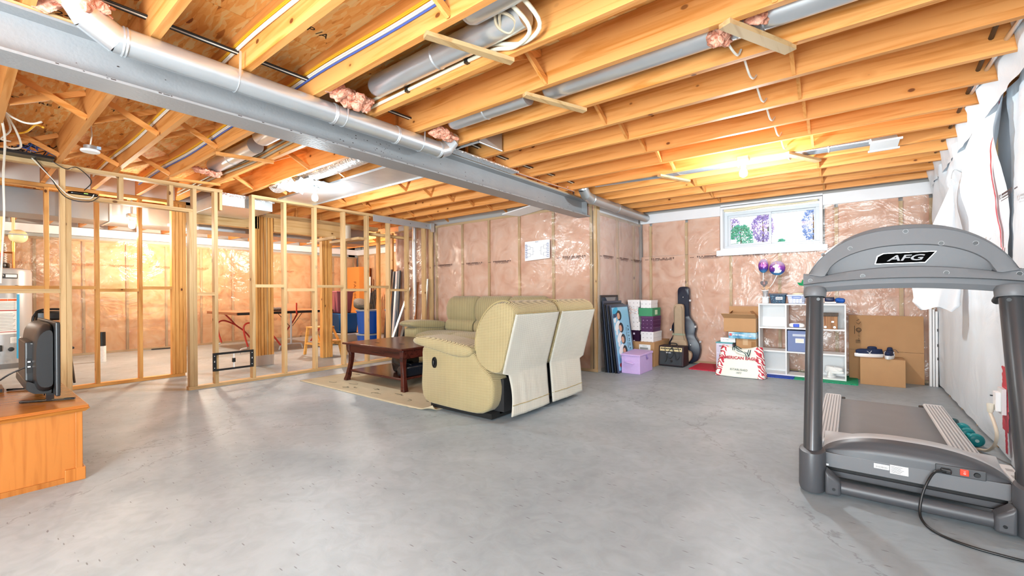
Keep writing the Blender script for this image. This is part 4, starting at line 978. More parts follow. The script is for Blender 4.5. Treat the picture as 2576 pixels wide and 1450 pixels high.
# shoe boxes
def dots(m, n):
    q = MATS.get(n)
    return q
def dotmat(n, base, dot, sc=17, w=.09):
    m, N, L, P = newmat(n)
    tc = N.new('ShaderNodeTexCoord'); vm = N.new('ShaderNodeVectorMath'); vm.operation = 'MULTIPLY_ADD'; vm.inputs[1].default_value = (sc, sc, sc); vm.inputs[2].default_value = (.5, .5, .5); L.new(tc.outputs['Object'], vm.inputs[0])
    vf = N.new('ShaderNodeVectorMath'); vf.operation = 'FRACTION'; L.new(vm.outputs[0], vf.inputs[0])
    vs = N.new('ShaderNodeVectorMath'); vs.operation = 'SUBTRACT'; vs.inputs[1].default_value = (.5, .5, .5); L.new(vf.outputs[0], vs.inputs[0])
    ab = N.new('ShaderNodeVectorMath'); ab.operation = 'ABSOLUTE'; L.new(vs.outputs[0], ab.inputs[0]); sp = N.new('ShaderNodeSeparateXYZ'); L.new(ab.outputs[0], sp.inputs[0])
    def lt(s): q = N.new('ShaderNodeMath'); q.operation = 'LESS_THAN'; q.inputs[1].default_value = w; L.new(sp.outputs[s], q.inputs[0]); return q.outputs[0]
    def mu(a, b, o='MULTIPLY'): q = N.new('ShaderNodeMath'); q.operation = o; L.new(a, q.inputs[0]); L.new(b, q.inputs[1]); return q.outputs[0]
    x, y, z = lt('X'), lt('Y'), lt('Z')
    ge = N.new('ShaderNodeNewGeometry'); na = N.new('ShaderNodeVectorMath'); na.operation = 'ABSOLUTE'; L.new(ge.outputs['Normal'], na.inputs[0]); ns = N.new('ShaderNodeSeparateXYZ'); L.new(na.outputs[0], ns.inputs[0])
    f = mu(mu(mu(mu(y, z), ns.outputs['X']), mu(mu(x, z), ns.outputs['Y']), 'MAXIMUM'), mu(mu(x, y), ns.outputs['Z']), 'MAXIMUM')
    L.new(mixc(N, L, f, base, dot), P.inputs['Base Color']); P.inputs['Roughness'].default_value = .35
    return m
WD = dotmat('white_dotted_card', 'f0ecec', '8f8a90'); PD = dotmat('plum_dotted_card', '4d1a4c', 'c9a9c9'); PD2 = dotmat('dark_plum_dotted', '2c0f30', 'e9dff0', 9, .12); GN = pm('green_card', '3f8f63', .5)
m, N, L, P = newmat('triangle_card'); v = mapping(N, L, (18, 18, 22)); ck = N.new('ShaderNodeTexVoronoi'); ck.distance = 'MANHATTAN'; L.new(v, ck.inputs['Vector']); bw_ = N.new('ShaderNodeRGBToBW'); L.new(ck.outputs['Color'], bw_.inputs['Color'])
r = ramp(N, L, bw_.outputs['Val'], [(.0, 'f2eeee'), (.35, 'e7b6a6'), (.5, 'a9bfcc'), (.65, 'f2eeee')], 'CONSTANT'); L.new(r.outputs['Color'], P.inputs['Base Color']); TRI = m
def shoebox(x0, x1, y0, y1, z0, z1, mat, label, lidm=None, extra=None):
    t = T('shoe_box', label, 'box', ((x0 + x1) / 2, (y0 + y1) / 2, z0), group='decorative shoe boxes in two stacks')
    box('box_body', mat, t, x0 + .003, x1 - .003, y0 + .003, y1 - .003, z0 + .0005, z1 - .03)
    box('lid', lidm or mat, t, x0, x1, y0, y1, z1 - .032, z1 - .0005, bevel=.001)
    if extra: extra(t)
    return t
t = T('moving_box', 'brown cardboard moving box under the right shoe box stack', 'box', (-2.45, 6.55, 0))
box('carton', CARD, t, -2.655, -2.245, 6.22, 6.88, 0, .352, bevel=.002)
box('shipping_label', WHITEP, t, -2.47, -2.30, 6.217, 6.22, .20, .315)
g = B()
for k in range(24): g.box(-2.455 + k * .005, -2.4525 + k * .005, 6.2162, 6.2172, .245, .275)
g.build('barcode', BLACK, t); text('label_lettering', 'P25-017625', BLACK, t, (-2.385, 6.2165, .222), .03, (R(90), 0, 0))
text('label_lettering', 'PRESONUS', pm('label_ink2', '707070', .7), t, (-2.385, 6.2165, .295), .014, (R(90), 0, 0))
box('handle_hole', BLACK, t, -2.246, -2.2435, 6.42, 6.52, .17, .21)
shoebox(-2.46, -2.27, 6.26, 6.62, .353, .50, WD, 'white dotted shoe box, lowest of the right stack, on the brown carton')
shoebox(-2.455, -2.275, 6.26, 6.58, .50, .61, PD, 'plum dotted shoe box, lower of the two plum boxes in the right stack')
shoebox(-2.452, -2.272, 6.26, 6.59, .61, .73, PD, 'plum shoe box with a torn lid rim, just under the green box', pm('plum_lid', '5b2257', .3))
shoebox(-2.49, -2.28, 6.25, 6.60, .73, .85, GN, 'green shoe box with a pale label near the top of the right stack', extra=lambda t: box('pale_label', pm('cream_label', 'cfe0c0', .6), t, -2.2815, -2.279, 6.36, 6.46, .75, .82))
shoebox(-2.46, -2.30, 6.26, 6.54, .85, .965, WD, 'white dotted shoe box on top of the green box')
shoebox(-2.655, -2.475, 6.26, 6.55, .353, .515, PD2, 'very dark plum dotted shoe box, lowest of the left stack')
shoebox(-2.655, -2.475, 6.26, 6.55, .515, .64, WD, 'white dotted shoe box second from the bottom of the left stack')
shoebox(-2.66, -2.49, 6.26, 6.55, .64, .755, WD, 'white dotted shoe box in the middle of the left stack')
shoebox(-2.66, -2.495, 6.26, 6.55, .755, .865, TRI, 'shoe box with pastel triangle pattern in the left stack')
shoebox(-2.66, -2.475, 6.26, 6.55, .865, .97, WD, 'white dotted shoe box on top of the left stack')
LIL = pm('lilac_quilted_fabric', 'c7abdd', .6, bump=.5, bscale=26)
t = T('storage_cube', 'lilac quilted fabric storage box in front of the brown carton', 'storage box', (-2.26, 5.75, 0))
box('box_body', LIL, t, -2.44, -2.185, 5.52, 5.98, 0, .24, bevel=.006); B().hexa([(-2.448, 5.51, .24), (-2.178, 5.51, .24), (-2.175, 5.99, .24), (-2.45, 5.99, .24), (-2.445, 5.515, .258), (-2.182, 5.515, .256), (-2.18, 5.985, .268), (-2.448, 5.985, .275)]).build('lid', LIL, t, bevel=.004)
B().tube([(-2.39, 5.52, .15), (-2.37, 5.50, .152), (-2.28, 5.497, .14), (-2.27, 5.52, .138)], .012, 8, smooth=4).build('handle', LIL, t, smooth=True)
B().tube([(-2.18, 5.75, .25), (-2.17, 5.74, .21), (-2.175, 5.77, .18), (-2.17, 5.76, .2)], .007, 6, smooth=3).build('ribbon_tie', pm('purple_ribbon', '8f74ad', .6), t, smooth=True)
# amplifier
AMPB = pm('plum_brown_tolex', '2b1a22', .55, bump=.2, bscale=200)
t = T('guitar_amplifier', 'small dark guitar amplifier with cream control panel in front of the guitar cases', 'amplifier', (-2.06, 6.5, 0))
B().hexa([(-2.245, 6.38, .01), (-1.885, 6.38, .01), (-1.885, 6.66, .01), (-2.245, 6.66, .01), (-2.245, 6.41, .295), (-1.885, 6.41, .295), (-1.885, 6.62, .295), (-2.245, 6.62, .295)]).build('cabinet', AMPB, t, bevel=.012, seg=3)
B().hexa([(-2.222, 6.376, .03), (-1.91, 6.376, .03), (-1.91, 6.39, .03), (-2.222, 6.39, .03), (-2.222, 6.396, .215), (-1.91, 6.396, .215), (-1.91, 6.41, .215), (-2.222, 6.41, .215)]).build('grille_cloth', pm('charcoal_grille', '3c4147', .8, bump=.5, bscale=400), t)
B().hexa([(-2.222, 6.394, .222), (-1.91, 6.394, .222), (-1.91, 6.41, .222), (-2.222, 6.41, .222), (-2.222, 6.402, .278), (-1.91, 6.402, .278), (-1.91, 6.42, .278), (-2.222, 6.42, .278)]).build('control_panel', pm('cream_panel', 'e6d3a0', .4), t)
for k in range(12): B().lathe([(.0085, -.012), (.0095, 0)], (-2.20 + .0245 * k, 6.397, .258), 10, 'Y').build('knob', BLACK, t)
text('amp_lettering', 'FISHMAN', WHITEP, t, (-2.10, 6.389, .20), .018, (R(94), 0, 0), bold=.001)
B().tube([(-2.12, 6.5, .295), (-2.11, 6.5, .325), (-2.02, 6.5, .325), (-2.01, 6.5, .295)], .008, 8, smooth=4).build('carry_handle', BLACK, t, smooth=True)
B().tube([(-2.16, 6.42, .31), (-2.13, 6.37, .20), (-2.07, 6.365, .12), (-2.02, 6.37, .2), (-2.06, 6.39, .31), (-2.00, 6.37, .2), (-1.97, 6.365, .11), (-1.93, 6.37, .18), (-1.99, 6.39, .31), (-2.09, 6.37, .22), (-2.12, 6.362, .09), (-2.14, 6.36, .075)], .004, 8, smooth=7).build('power_cord', BLACK, t, smooth=True)
box('cord_plug', BLACK, t, -2.06, -2.035, 6.352, 6.372, .07, .10, bevel=.004)
# guitar cases
def outline(w1, w2, ww, nk, h, hb, nx=0):
    pts = []
    for s in (1, -1):
        seg = [(nk * .9, h), (nk, h - .03), (nk, hb + .02), (nk + .01, hb - .02), (w1 * .75, hb - .06), (w1, hb - .16), (ww, hb - .27), (w2, hb * .42), (w2 * 1.02, hb * .25), (w2 * .85, .05), (w2 * .5, .005)]
        if s == -1: seg = [(-a, b) for a, b in seg][::-1]
        pts += seg
    return pts
def case(name, label, x, y, out, th, mat, lean, th2=None):
    t = T(name, label, 'guitar case', (x, y, 0)); p = resample([Vector(q) for q in out], 90)
    g = B(); g.M = Matrix.Translation((x, y, .004)) @ Matrix.Rotation(-lean, 4, 'X'); c = Vector((0, .4)); vs = []
    for d, k in ((-th / 2, .93), (-th / 2 + .006, .985), (-th / 2 + .02, 1), (th / 2 - .02, 1), (th / 2, .94)):
        for q in p:
            r_ = q * 1; r_ = Vector((q[0] * k, c[1] + (q[1] - c[1]) * (1 - (1 - k) * .5))); vs.append((r_[0], d, max(0, r_[1])))
    n = 90; g.add(vs, [(i * n + k, (i + 1) * n + k, (i + 1) * n + (k + 1) % n, i * n + (k + 1) % n) for i in range(4) for k in range(n)] + [tuple(range(n)), tuple(4 * n + n - 1 - k for k in range(n))])
    g.build('case_shell', mat, t, smooth=40); return t, g.M
NAVY = pm('navy_black_shell', '10192e', .35)
t, M_ = case('guitar_hard_case', 'tall navy hard guitar case behind the tan soft case', -2.0, 6.845, outline(.19, .235, .15, .085, 1.16, .70), .10, NAVY, R(-.6))
for x, z in ((.10, .95), (.17, .56), (.24, .34), (-.19, .5)): g = B(); g.M = M_; g.box(x - .012, x + .012, -.066, -.02, z - .015, z + .015); g.build('latch', GALV, t, bevel=.003)
for x, z in ((0, 1.0), (.10, .28)): g = B(); g.M = M_; g.lathe([(.001, -.068), (.008, -.064)], (x, 0, z), 10, 'Y'); g.build('rivet', GALV, t)
TAN = pm('tan_canvas', 'b09a80', .85, noise=.08, nscale=20)
t, M_ = case('guitar_soft_case', 'tan padded guitar bag standing behind the amplifier', -2.035, 6.715, outline(.12, .18, .11, .072, .90, .46), .08, TAN, R(-1))
g = B(); g.M = M_; g.tube([(a * .8, -.047, .04 + b * .93) for a, b in resample([Vector(q) for q in outline(.12, .18, .11, .072, .90, .46)], 60)][:58], .004, 6); g.build('piping', pm('dark_tan_piping', '8a765e', .8), t, smooth=True)
g = B(); g.M = M_; g.puff((0, -.05, .25), (.12, .014, .12), .5); g.build('front_pocket', TAN, t, smooth=True)
g = B(); g.M = M_; g.box(-.09, .09, -.049, -.044, .43, .46); g.build('strap_band', pm('sage_band', '9aa089', .8), t)
# foam mats
def mat_tile(x0, c, label):
    e = []; n = 12; y0, y1 = 6.33, 6.93; w = .62
    for k in range(n): a = x0 + w * k / n; e += [(a, y0), (a + w / n * .25, y0 - .012), (a + w / n * .65, y0 - .012), (a + w / n * .9, y0)]
    e += [(x0 + w, y0)]
    for k in range(n): a = y0 + (y1 - y0) * k / n; s_ = (y1 - y0) / n; e += [(x0 + w, a + s_ * .1), (x0 + w - .008, a + s_ * .25), (x0 + w - .008, a + s_ * .7), (x0 + w, a + s_ * .85)]
    e += [(x0 + w, y1), (x0, y1)]
    g = B().prism(e, .0, .011, 'Z'); g.f = [f[::-1] for f in g.f]
    return tag(g.build('foam_mat', c, None), label, 'mat', 'interlocking foam floor tiles')
mat_tile(-1.80, pm('red_foam', 'c42a45', .7), 'red foam floor tile at the left end of the row'); mat_tile(-1.178, pm('blue_foam', '1c49b4', .7), 'blue foam floor tile between the red and green ones'); mat_tile(-.556, pm('green_foam', '17a173', .7), 'green foam floor tile under the right half of the white shelf')
# cube shelf
SH = pm('white_laminate', 'f3f3f3', .4)
t = T('cube_shelf', 'white nine-cube shelf standing on the foam tiles', 'shelf', (-.5, 6.6, .012))
X0s, X1s, Ya, Yb, Zt = -.955, -.045, 6.47, 6.76, .925
cx_ = [X0s, X0s + .3057, X0s + .6043, X1s]; cz_ = [.03, .322, .62, Zt]
for x in (X0s, X1s - .014): box('side_panel', SH, t, x, x + .014, Ya, Yb, .013, Zt)
for x in cx_[1:3]: box('divider', SH, t, x - .007, x + .007, Ya + .002, Yb, .03, Zt - .014)
for i, z in enumerate(cz_): box('shelf_board', SH, t, X0s + .014, X1s - .014, Ya + .001, Yb, z - (.016 if i else .016), z)
for i, j in ((0, 0), (2, 0), (0, 2), (2, 2)): box('back_panel', SH, t, cx_[i] + .007, cx_[i + 1] - .007, Yb - .008, Yb - .003, cz_[j], cz_[j + 1] - .016)
def S_(name, label, cat, **k): return T(name, label, cat, **k)
t = T('fabric_bin', 'slate-blue fabric drawer bin in the centre cube of the white shelf', 'bin', (-.5, 6.6, .322))
FB = pm('slate_blue_felt', '7b8bb5', .85)
box('bin_body', FB, t, -.635, -.365, 6.48, 6.74, .3235, .585, bevel=.006); box('handle_band', pm('pale_band', 'c5cede', .6), t, -.58, -.42, 6.474, 6.481, .515, .545, bevel=.002)
frame(t, 'label_holder', SH, -.55, -.46, .435, .49, 6.473, 6.48, .008); box('label_card', pm('cream_card', 'efe9d8', .6), t, -.543, -.467, 6.4765, 6.4795, .442, .483)
WBR = wood('rustic_board', 'b08058', '7a5236', 'Z', knotscale=4)
t = T('wooden_crate', 'small wooden crate with dark lid in the top right cube of the shelf', 'crate', (-.2, 6.55, .62))
for k in range(4): box('crate_slat', WBR, t, -.262 + .034 * k, -.2295 + .034 * k, 6.50, 6.51, .6215, .775)
box('crate_side', WBR, t, -.262, -.126, 6.51, 6.62, .6215, .775); box('crate_lid', pm('speckled_lid', '5b5048', .8, noise=.6, nscale=90), t, -.268, -.12, 6.49, 6.63, .776, .815, bevel=.003); box('hasp', GALVD, t, -.185, -.16, 6.496, 6.50, .70, .72)
for q, (x, y) in enumerate(((-.245, 6.50), (-.155, 6.50))): B().lathe([(.014, -.008), (.014, .0)], (x, y, .645), 12, 'Y').build('caster', GALVD, t)
t = T('tape_dispenser', 'white and blue oval gadget in the top middle cube of the shelf', 'gadget', (-.54, 6.52, .62))
B().puff((-.54, 6.54, .652), (.085, .04, .030), .7).build('shell', SH, t, smooth=True); box('blue_front', pm('royal_blue', '1f4fd0', .4), t, -.575, -.51, 6.495, 6.51, .630, .672, bevel=.008)
# pair of white shoes in the bottom right cube
WS = pm('white_leather', 'efefee', .45, bump=.3, bscale=120)
def shoe(name, label, cat, loc, rz, L_, mat, sole, inner, grp, laces=None, tilt=0, heel=.02):
    t = T(name, label, cat, loc, rz=rz, group=grp); ou = []
    def fo(u, v):
        a = 2 * math.pi * u; l = math.cos(a); w = .040 * (1 - .22 * l * l * (1 if l > 0 else .6)) * math.sin(a) * (1 - .10 * (l > 0) * l); x = L_ / 2 * l
        h = heel + .02 + .055 * v * (1 - .45 * max(0, l)) ; k = 1 - .42 * v ** 1.6 if l > -.2 else 1 - .3 * v ** 2
        return (x * (1 - .10 * v * (l < 0)) * (1 - .35 * v * (l > .0)), w * k, h)
    B().grid(fo, 30, 8).build('upper', mat, t, smooth=70, solid=.004)
    g = B(); n = 30; vs = []
    for z, k in ((0, .96), (.004, 1.0), (heel + .018, 1.02), (heel + .024, .98)):
        for i in range(n): a = 2 * math.pi * i / n; q = fo(i / n, 0); vs.append((q[0] * k * 1.02, q[1] * k * 1.05, z))
    g.add(vs, [(i * n + k, i * n + (k + 1) % n, (i + 1) * n + (k + 1) % n, (i + 1) * n + k) for i in range(3) for k in range(n)] + [tuple(range(n - 1, -1, -1)), tuple(3 * n + k for k in range(n))])
    g.build('sole', sole, t, smooth=40)
    B().puff((L_ * .18, 0, heel + .045), (L_ * .30, .030, .03), .8).build('toe_box', mat, t, smooth=True)
    if inner: B().puff((-L_ * .12, 0, heel + .062), (L_ * .22, .022, .012), .8).build('insole', inner, t, smooth=True)
    if laces:
        g = B(); g.tube([(.02, -.015, heel + .075), (.03, -.05, heel + .06), (.06, -.07, heel + .03)], .0022, 6, smooth=4); g.tube([(.02, .015, heel + .078), (-.01, .05, heel + .085), (.03, .08, heel + .055)], .0022, 6, smooth=4)
        for k in range(4): g.tube([(.0 + .018 * k, -.018, heel + .078 - .006 * k), (.01 + .018 * k, .018, heel + .078 - .006 * k)], .0022, 6)
        g.build('laces', laces, t, smooth=True)
        B().puff((-.03, 0, heel + .085), (.045, .024, .022), .7).build('tongue_collar', mat, t, smooth=True)
    return t
shoe('white_shoe', 'white studded flat shoe propped on the other in the bottom right cube', 'shoe', (-.165, 6.55, .085), R(-25), .20, WS, SH, pm('grey_insole', '8b8b8b', .8), 'pair of white shoes', heel=.004)
shoe('white_shoe', 'white flat shoe underneath the studded one in the bottom right cube', 'shoe', (-.19, 6.58, .031), R(75), .17, WS, SH, pm('grey_insole2', '8b8b8b', .8), 'pair of white shoes', heel=.002)
# on top of the shelf
t = T('flower_vase', 'small vase with white frilled wrap at the left end of the shelf top', 'vase', (-.89, 6.6, .926))
B().lathe([(.040, 0), (.043, .03), (.042, .075)], (-.89, 6.6, .9265), 20).build('frilled_base', SH, t, smooth=True)
B().lathe([(.036, .07), (.028, .12), (.036, .155), (.026, .165)], (-.89, 6.6, .9265), 16).build('glass_body', pm('grey_glass', 'b9bcc0', .1, alpha=.7), t, smooth=True)
g = B()
for k in range(8): a = k * .785; g.puff((-.89 + .036 * math.cos(a), 6.6 + .036 * math.sin(a), 1.003), (.012, .012, .014), 1, 8, 6)
g.build('lace_edge', SH, t, smooth=True); B().tube([(-.93, 6.57, 1.095), (-.89, 6.56, 1.09), (-.85, 6.57, 1.10)], .006, 6, smooth=3).build('ribbon', SH, t, smooth=True)
g = B()
for k, (dx, dz) in enumerate(((-.03, .02), (0, .035), (.03, .025), (.01, .01))): g.puff((-.885 + dx, 6.6, 1.105 + dz), (.02, .018, .02), 1, 10, 8)
g.build('dried_flowers', pm('peach_petals', 'd9b08f', .9), t, smooth=True)
m, N, L, P = newmat('balloon_foil'); v = mapping(N, L, (1, 1, 1)); sp = N.new('ShaderNodeSeparateXYZ'); L.new(v, sp.inputs[0]); mr = N.new('ShaderNodeMapRange'); mr.inputs['From Min'].default_value = -.09; mr.inputs['From Max'].default_value = .09; L.new(sp.outputs['Z'], mr.inputs['Value'])
vo = N.new('ShaderNodeTexNoise'); vo.inputs['Scale'].default_value = 18; L.new(v, vo.inputs['Vector']); ma = N.new('ShaderNodeMath'); ma.operation = 'MULTIPLY_ADD'; ma.inputs[1].default_value = .25; L.new(vo.outputs['Fac'], ma.inputs[0]); L.new(mr.outputs['Result'], ma.inputs[2])
r = ramp(N, L, ma.outputs[0], [(.0, '4fb7dc'), (.33, '3c4f9c'), (.42, '5b3391'), (.75, '8a3f9f'), (1.0, 'd9c6ea')]); L.new(r.outputs['Color'], P.inputs['Base Color']); P.inputs['Roughness'].default_value = .18; P.inputs['Metallic'].default_value = .3; FOIL = m
def balloon(x, z, rx, label, art):
    t = T('foil_balloon', label, 'balloon', (x, 6.6, z), rz=0, group='foil balloons on sticks in the vase')
    B().puff((0, 0, 0), (rx, .035, .092), .95, 26, 16).build('foil_body', FOIL, t, smooth=True)
    g = B(); g.tube([(0, 0, -.088), (-.005 if x < -.8 else -.05, 0, -.2), ((-.885 - x) * .9, 0, 1.09 - z)], .0045, 8); g.build('stick', SH, t, smooth=True)
    art(t)
balloon(-.912, 1.42, .06, 'left foil balloon, narrow oval with a pink number on purple', lambda t: text('number_print', '15', pm('pink_print', 'f06fb4', .3), t, (.005, -.037, .01), .075, (R(90), 0, 0), bold=.002))
def uni(t):
    P_ = [(-.045, .028), (-.02, .04), (-.008, .055), (.002, .042), (.018, .035), (.014, .005), (.03, -.02), (.055, -.03), (.045, -.055), (.02, -.065), (-.035, -.06), (-.02, -.03), (-.022, .005), (-.045, .012)]
    B().prism(P_, -.0375, -.034, 'Y').build('unicorn_print', SH, t); B().prism([(-.01, .055), (-.022, .082), (-.001, .056)], -.0375, -.034, 'Y').build('horn_print', pm('gold_print', 'e2b45c', .3), t)
balloon(-.755, 1.385, .092, 'right round foil balloon with a white unicorn on purple and blue', uni)
t = T('heart_ornament', 'dark chocolate-coloured heart on a stick in the vase', 'ornament', (-.90, 6.57, 1.12), group=None)
hp = [(16 * math.sin(a) ** 3, 13 * math.cos(a) - 5 * math.cos(2 * a) - 2 * math.cos(3 * a) - math.cos(4 * a)) for a in [2 * math.pi * k / 36 for k in range(36)]]
B().prism([(-.901 + a * .0027, 1.185 + b * .0029) for a, b in hp], 6.555, 6.57, 'Y').build('heart', pm('dark_chocolate', '35222a', .3), t, bevel=.003)
B().puff((-.898, 6.552, 1.19), (.014, .004, .022), .9).build('heart_centre', pm('rose_brown', '9a6f6b', .4), t, smooth=True); B().tube([(-.90, 6.565, 1.12), (-.895, 6.575, 1.145)], .002, 6).build('stick', SH, t)
m, N, L, P = newmat('navy_pattern'); v = mapping(N, L, (60, 60, 60)); vo = N.new('ShaderNodeTexVoronoi'); L.new(v, vo.inputs['Vector']); bw_ = N.new('ShaderNodeRGBToBW'); L.new(vo.outputs['Color'], bw_.inputs['Color'])
r = ramp(N, L, bw_.outputs['Val'], [(.0, '14223f'), (.5, '1b3a5c'), (.62, '2e8fb0'), (.72, '16264a'), (.85, '9fb7c9')], 'CONSTANT'); L.new(r.outputs['Color'], P.inputs['Base Color']); NP = m
def tub(t, n, m, x0, x1, y0, y1, z0, z1, f=.012, rim=None):
    B().hexa([(x0 + f, y0 + f, z0), (x1 - f, y0 + f, z0), (x1 - f, y1 - f, z0), (x0 + f, y1 - f, z0), (x0, y0, z1), (x1, y0, z1), (x1, y1, z1), (x0, y1, z1)]).build(n, m, t, bevel=.006)
    if rim: box('rim', rim, t, x0 - .008, x1 + .008, y0 - .008, y1 + .008, z1 - .016, z1 + .004, bevel=.004)
t = T('patterned_bin', 'navy patterned plastic bin with a pale label on the shelf top', 'bin', (-.74, 6.6, .926))
tub(t, 'bin_body', NP, -.835, -.655, 6.53, 6.68, .9265, 1.05, rim=pm('navy_rim', '16223f', .3)); box('label_card', pm('pale_label2', 'dfe5ea', .5), t, -.765, -.69, 6.527, 6.534, .975, 1.01)
g = B(); [g.box(-.758 + k * .0062, -.7545 + k * .0062, 6.5262, 6.5272, .985, 1.0) for k in range(10)]; g.build('label_lettering', pm('navy_ink', '22304f', .6), t)
t = T('storage_basket', 'pale lavender slotted basket of white jars on the shelf top', 'basket', (-.54, 6.6, .926))
LAV = pm('lavender_plastic', 'c9d2ea', .35, alpha=.92)
tub(t, 'basket_body', LAV, -.638, -.445, 6.53, 6.68, .9265, 1.035, rim=LAV)
B().tube([(-.58, 6.524, 1.005), (-.58, 6.522, 1.015), (-.50, 6.522, 1.015), (-.50, 6.524, .995), (-.58, 6.524, .995), (-.58, 6.524, 1.005)], .004, 6, smooth=3).build('handle_ring', pm('blue_ring', '7f9be0', .4), t, smooth=True)
for i in range(4):
    for j in range(2): B().puff((-.60 + .035 * i, 6.538, .945 + .028 * j), (.015, .01, .012), .6, 10, 6).build('white_tub', SH, t, smooth=True)
g = B(); [g.box(-.478 + .014 * i, -.470 + .014 * i, 6.5225, 6.53, .95 + .018 * j, .957 + .018 * j) for i in range(3) for j in range(4)]; g.build('slots', pm('slot_shadow', '5b5f6e', .8), t)
B().puff((-.53, 6.6, 1.045), (.06, .04, .018), .8).build('crumpled_paper', pm('cream_tissue', 'efe6c8', .8, bump=1, bscale=40), t, smooth=True)
t = T('green_foil_leaf', 'green foil leaf shapes sticking up behind the left treadmill post', 'decoration', (-.48, 6.66, 1.04))
GF = pm('green_foil', '169a63', .3); g = B()
for a in (150, 100, 45, 10):
    a = R(a); d = Vector((math.cos(a), 0, math.sin(a))); e = Vector((-d.z, 0, d.x)); o = Vector((-.47, 6.66, 1.15)); g.add([o - d * .0, o + d * .045 + e * .02, o + d * .085, o + d * .045 - e * .02, o + d * .04 + Vector((0, -.012, 0)), o + d * .04 + Vector((0, .012, 0))], [(0, 1, 4), (1, 2, 4), (2, 3, 4), (3, 0, 4), (1, 0, 5), (2, 1, 5), (3, 2, 5), (0, 3, 5)])
g.build('leaves', GF, t); B().tube([(-.47, 6.66, 1.04), (-.47, 6.66, 1.15)], .003, 6).build('stem', GF, t)
t = T('notebook_stack', 'thin stack of papers and pads at the right end of the shelf top', 'papers', (-.16, 6.6, .926))
box('pad', pm('grey_pad', 'b9c0c6', .6), t, -.262, -.06, 6.52, 6.70, .9265, .936); box('paper', SH, t, -.25, -.14, 6.53, 6.68, .9365, .950)
t = T('blue_pouch', 'navy flat pouch on the papers beside the right shelf end', 'pouch', (-.21, 6.6, .95)); B().puff((-.205, 6.6, .978), (.05, .05, .027), .4).build('pouch_body', pm('navy_pouch', '17254f', .35), t, smooth=True); box('flap', BLACK, t, -.25, -.16, 6.548, 6.60, .998, 1.008, bevel=.003)
t = T('blue_cloth', 'bright blue crumpled cloth at the right end of the shelf top', 'cloth', (-.10, 6.6, .936)); B().puff((-.098, 6.6, .967), (.052, .05, .031), .8, 28, 18, fn=lambda p: p * (1 + .25 * fbm(p.x, p.y, p.z, 30))).build('cloth_body', pm('bright_blue_cloth', '1e62c0', .6), t, smooth=True)
# boxes left of the shelf
t = T('drawer_unit', 'white plastic drawer tower with a teal lid left of the tote bag', 'drawers', (-1.33, 6.5, .012))
box('frame', pm('pale_lilac_plastic', 'ded8e6', .4), t, -1.44, -1.24, 6.33, 6.66, .012, .39, bevel=.006); box('lid', pm('teal_lid', '4f9fa6', .4), t, -1.445, -1.235, 6.325, 6.665, .39, .405, bevel=.003)
for z in (.03, .15, .27): d = box('drawer', pm('clear_drawer', 'd0c9dd', .3), t, -1.43, -1.25, 6.325, 6.33, z, z + .105, bevel=.002); box('drawer_pull', pm('dark_pull', '4a4453', .5), d, -1.40, -1.34, 6.32, 6.325, z + .08, z + .088)
t = T('white_carton', 'small flat white carton on the teal lid behind the toy box', 'box', (-1.33, 6.5, .405)); box('carton', SH, t, -1.39, -1.21, 6.36, 6.62, .4055, .465, bevel=.002); text('carton_lettering', 'IC-1 TYPE', pm('grey_ink', '777777', .6), t, (-1.36, 6.3595, .437), .016, (R(90), 0, 0), align='LEFT')
t = T('brown_carton', 'brown carton with a taped lid behind the tote bag', 'box', (-1.07, 6.6, .012)); box('carton', CARD, t, -1.20, -.965, 6.36, 6.74, .0125, .464, bevel=.002); box('packing_tape', pm('brown_tape', 'cba77d', .25), t, -1.12, -1.06, 6.3585, 6.36, .38, .464)
g = B(); [g.box(-1.02 + k * .01, -1.014 + k * .01, 6.3585, 6.3595, .33, .43) for k in range(5)]; g.build('printed_bars', pm('brown_ink', '8a6238', .8), t)
m, N, L, P = newmat('toy_box_art'); v = mapping(N, L, (6, 6, 6)); t_ = N.new('ShaderNodeTexNoise'); t_.inputs['Scale'].default_value = 1.5; L.new(v, t_.inputs['Vector']); r = ramp(N, L, t_.outputs['Fac'], [(.3, '2f6f9b'), (.5, '6fb2cf'), (.7, 'cfe6ee')]); L.new(r.outputs['Color'], P.inputs['Base Color']); P.inputs['Roughness'].default_value = .25; TOY = m
t = T('toy_box', 'flat blue toy box with a red logo square under the open carton', 'box', (-1.12, 6.5, .465)); box('carton', TOY, t, -1.285, -.965, 6.33, 6.70, .4655, .548, bevel=.002)
box('logo_square', pm('logo_red', 'd6202a', .4), t, -1.275, -1.245, 6.3285, 6.33, .50, .53); text('logo_lettering', 'LEGO', WHITEP, t, (-1.26, 6.328, .516), .011, (R(90), 0, 0)); text('box_lettering', 'STAR WARS', WHITEP, t, (-1.235, 6.328, .512), .026, (R(90), 0, 0), align='LEFT', bold=.001)
g = B(); 
for k in range(18): a = math.pi * k / 17; g.bar((-1.03, 6.3285, .49), (-1.03 + .05 * math.cos(a), 6.3285, .49 + .05 * math.sin(a)), .0012, .002, (0, 1, 0))
g.build('burst_print', WHITEP, t)
t = T('open_carton', 'open brown cardboard box with raised flaps on top of the toy box', 'box', (-1.14, 6.5, .549))
x0, x1, y0, y1, z0, z1 = -1.345, -.965, 6.34, 6.66, .549, .73
for a in ((x0, x1, y0, y0 + .006), (x0, x1, y1 - .006, y1), (x0, x0 + .006, y0 + .006, y1 - .006), (x1 - .006, x1, y0 + .006, y1 - .006)): box('box_wall', CARD, t, *a, z0 + .001, z1)
box('box_floor', CARD, t, x0, x1, y0, y1, z0, z0 + .004)
def flap(p): B().hexa(p).build('flap', CARD, t)
def sl(a, b, c, d, th=(0, 0, .005)): A_ = [Vector(q) for q in (a, b, c, d)]; return A_ + [q + Vector(th) for q in A_]
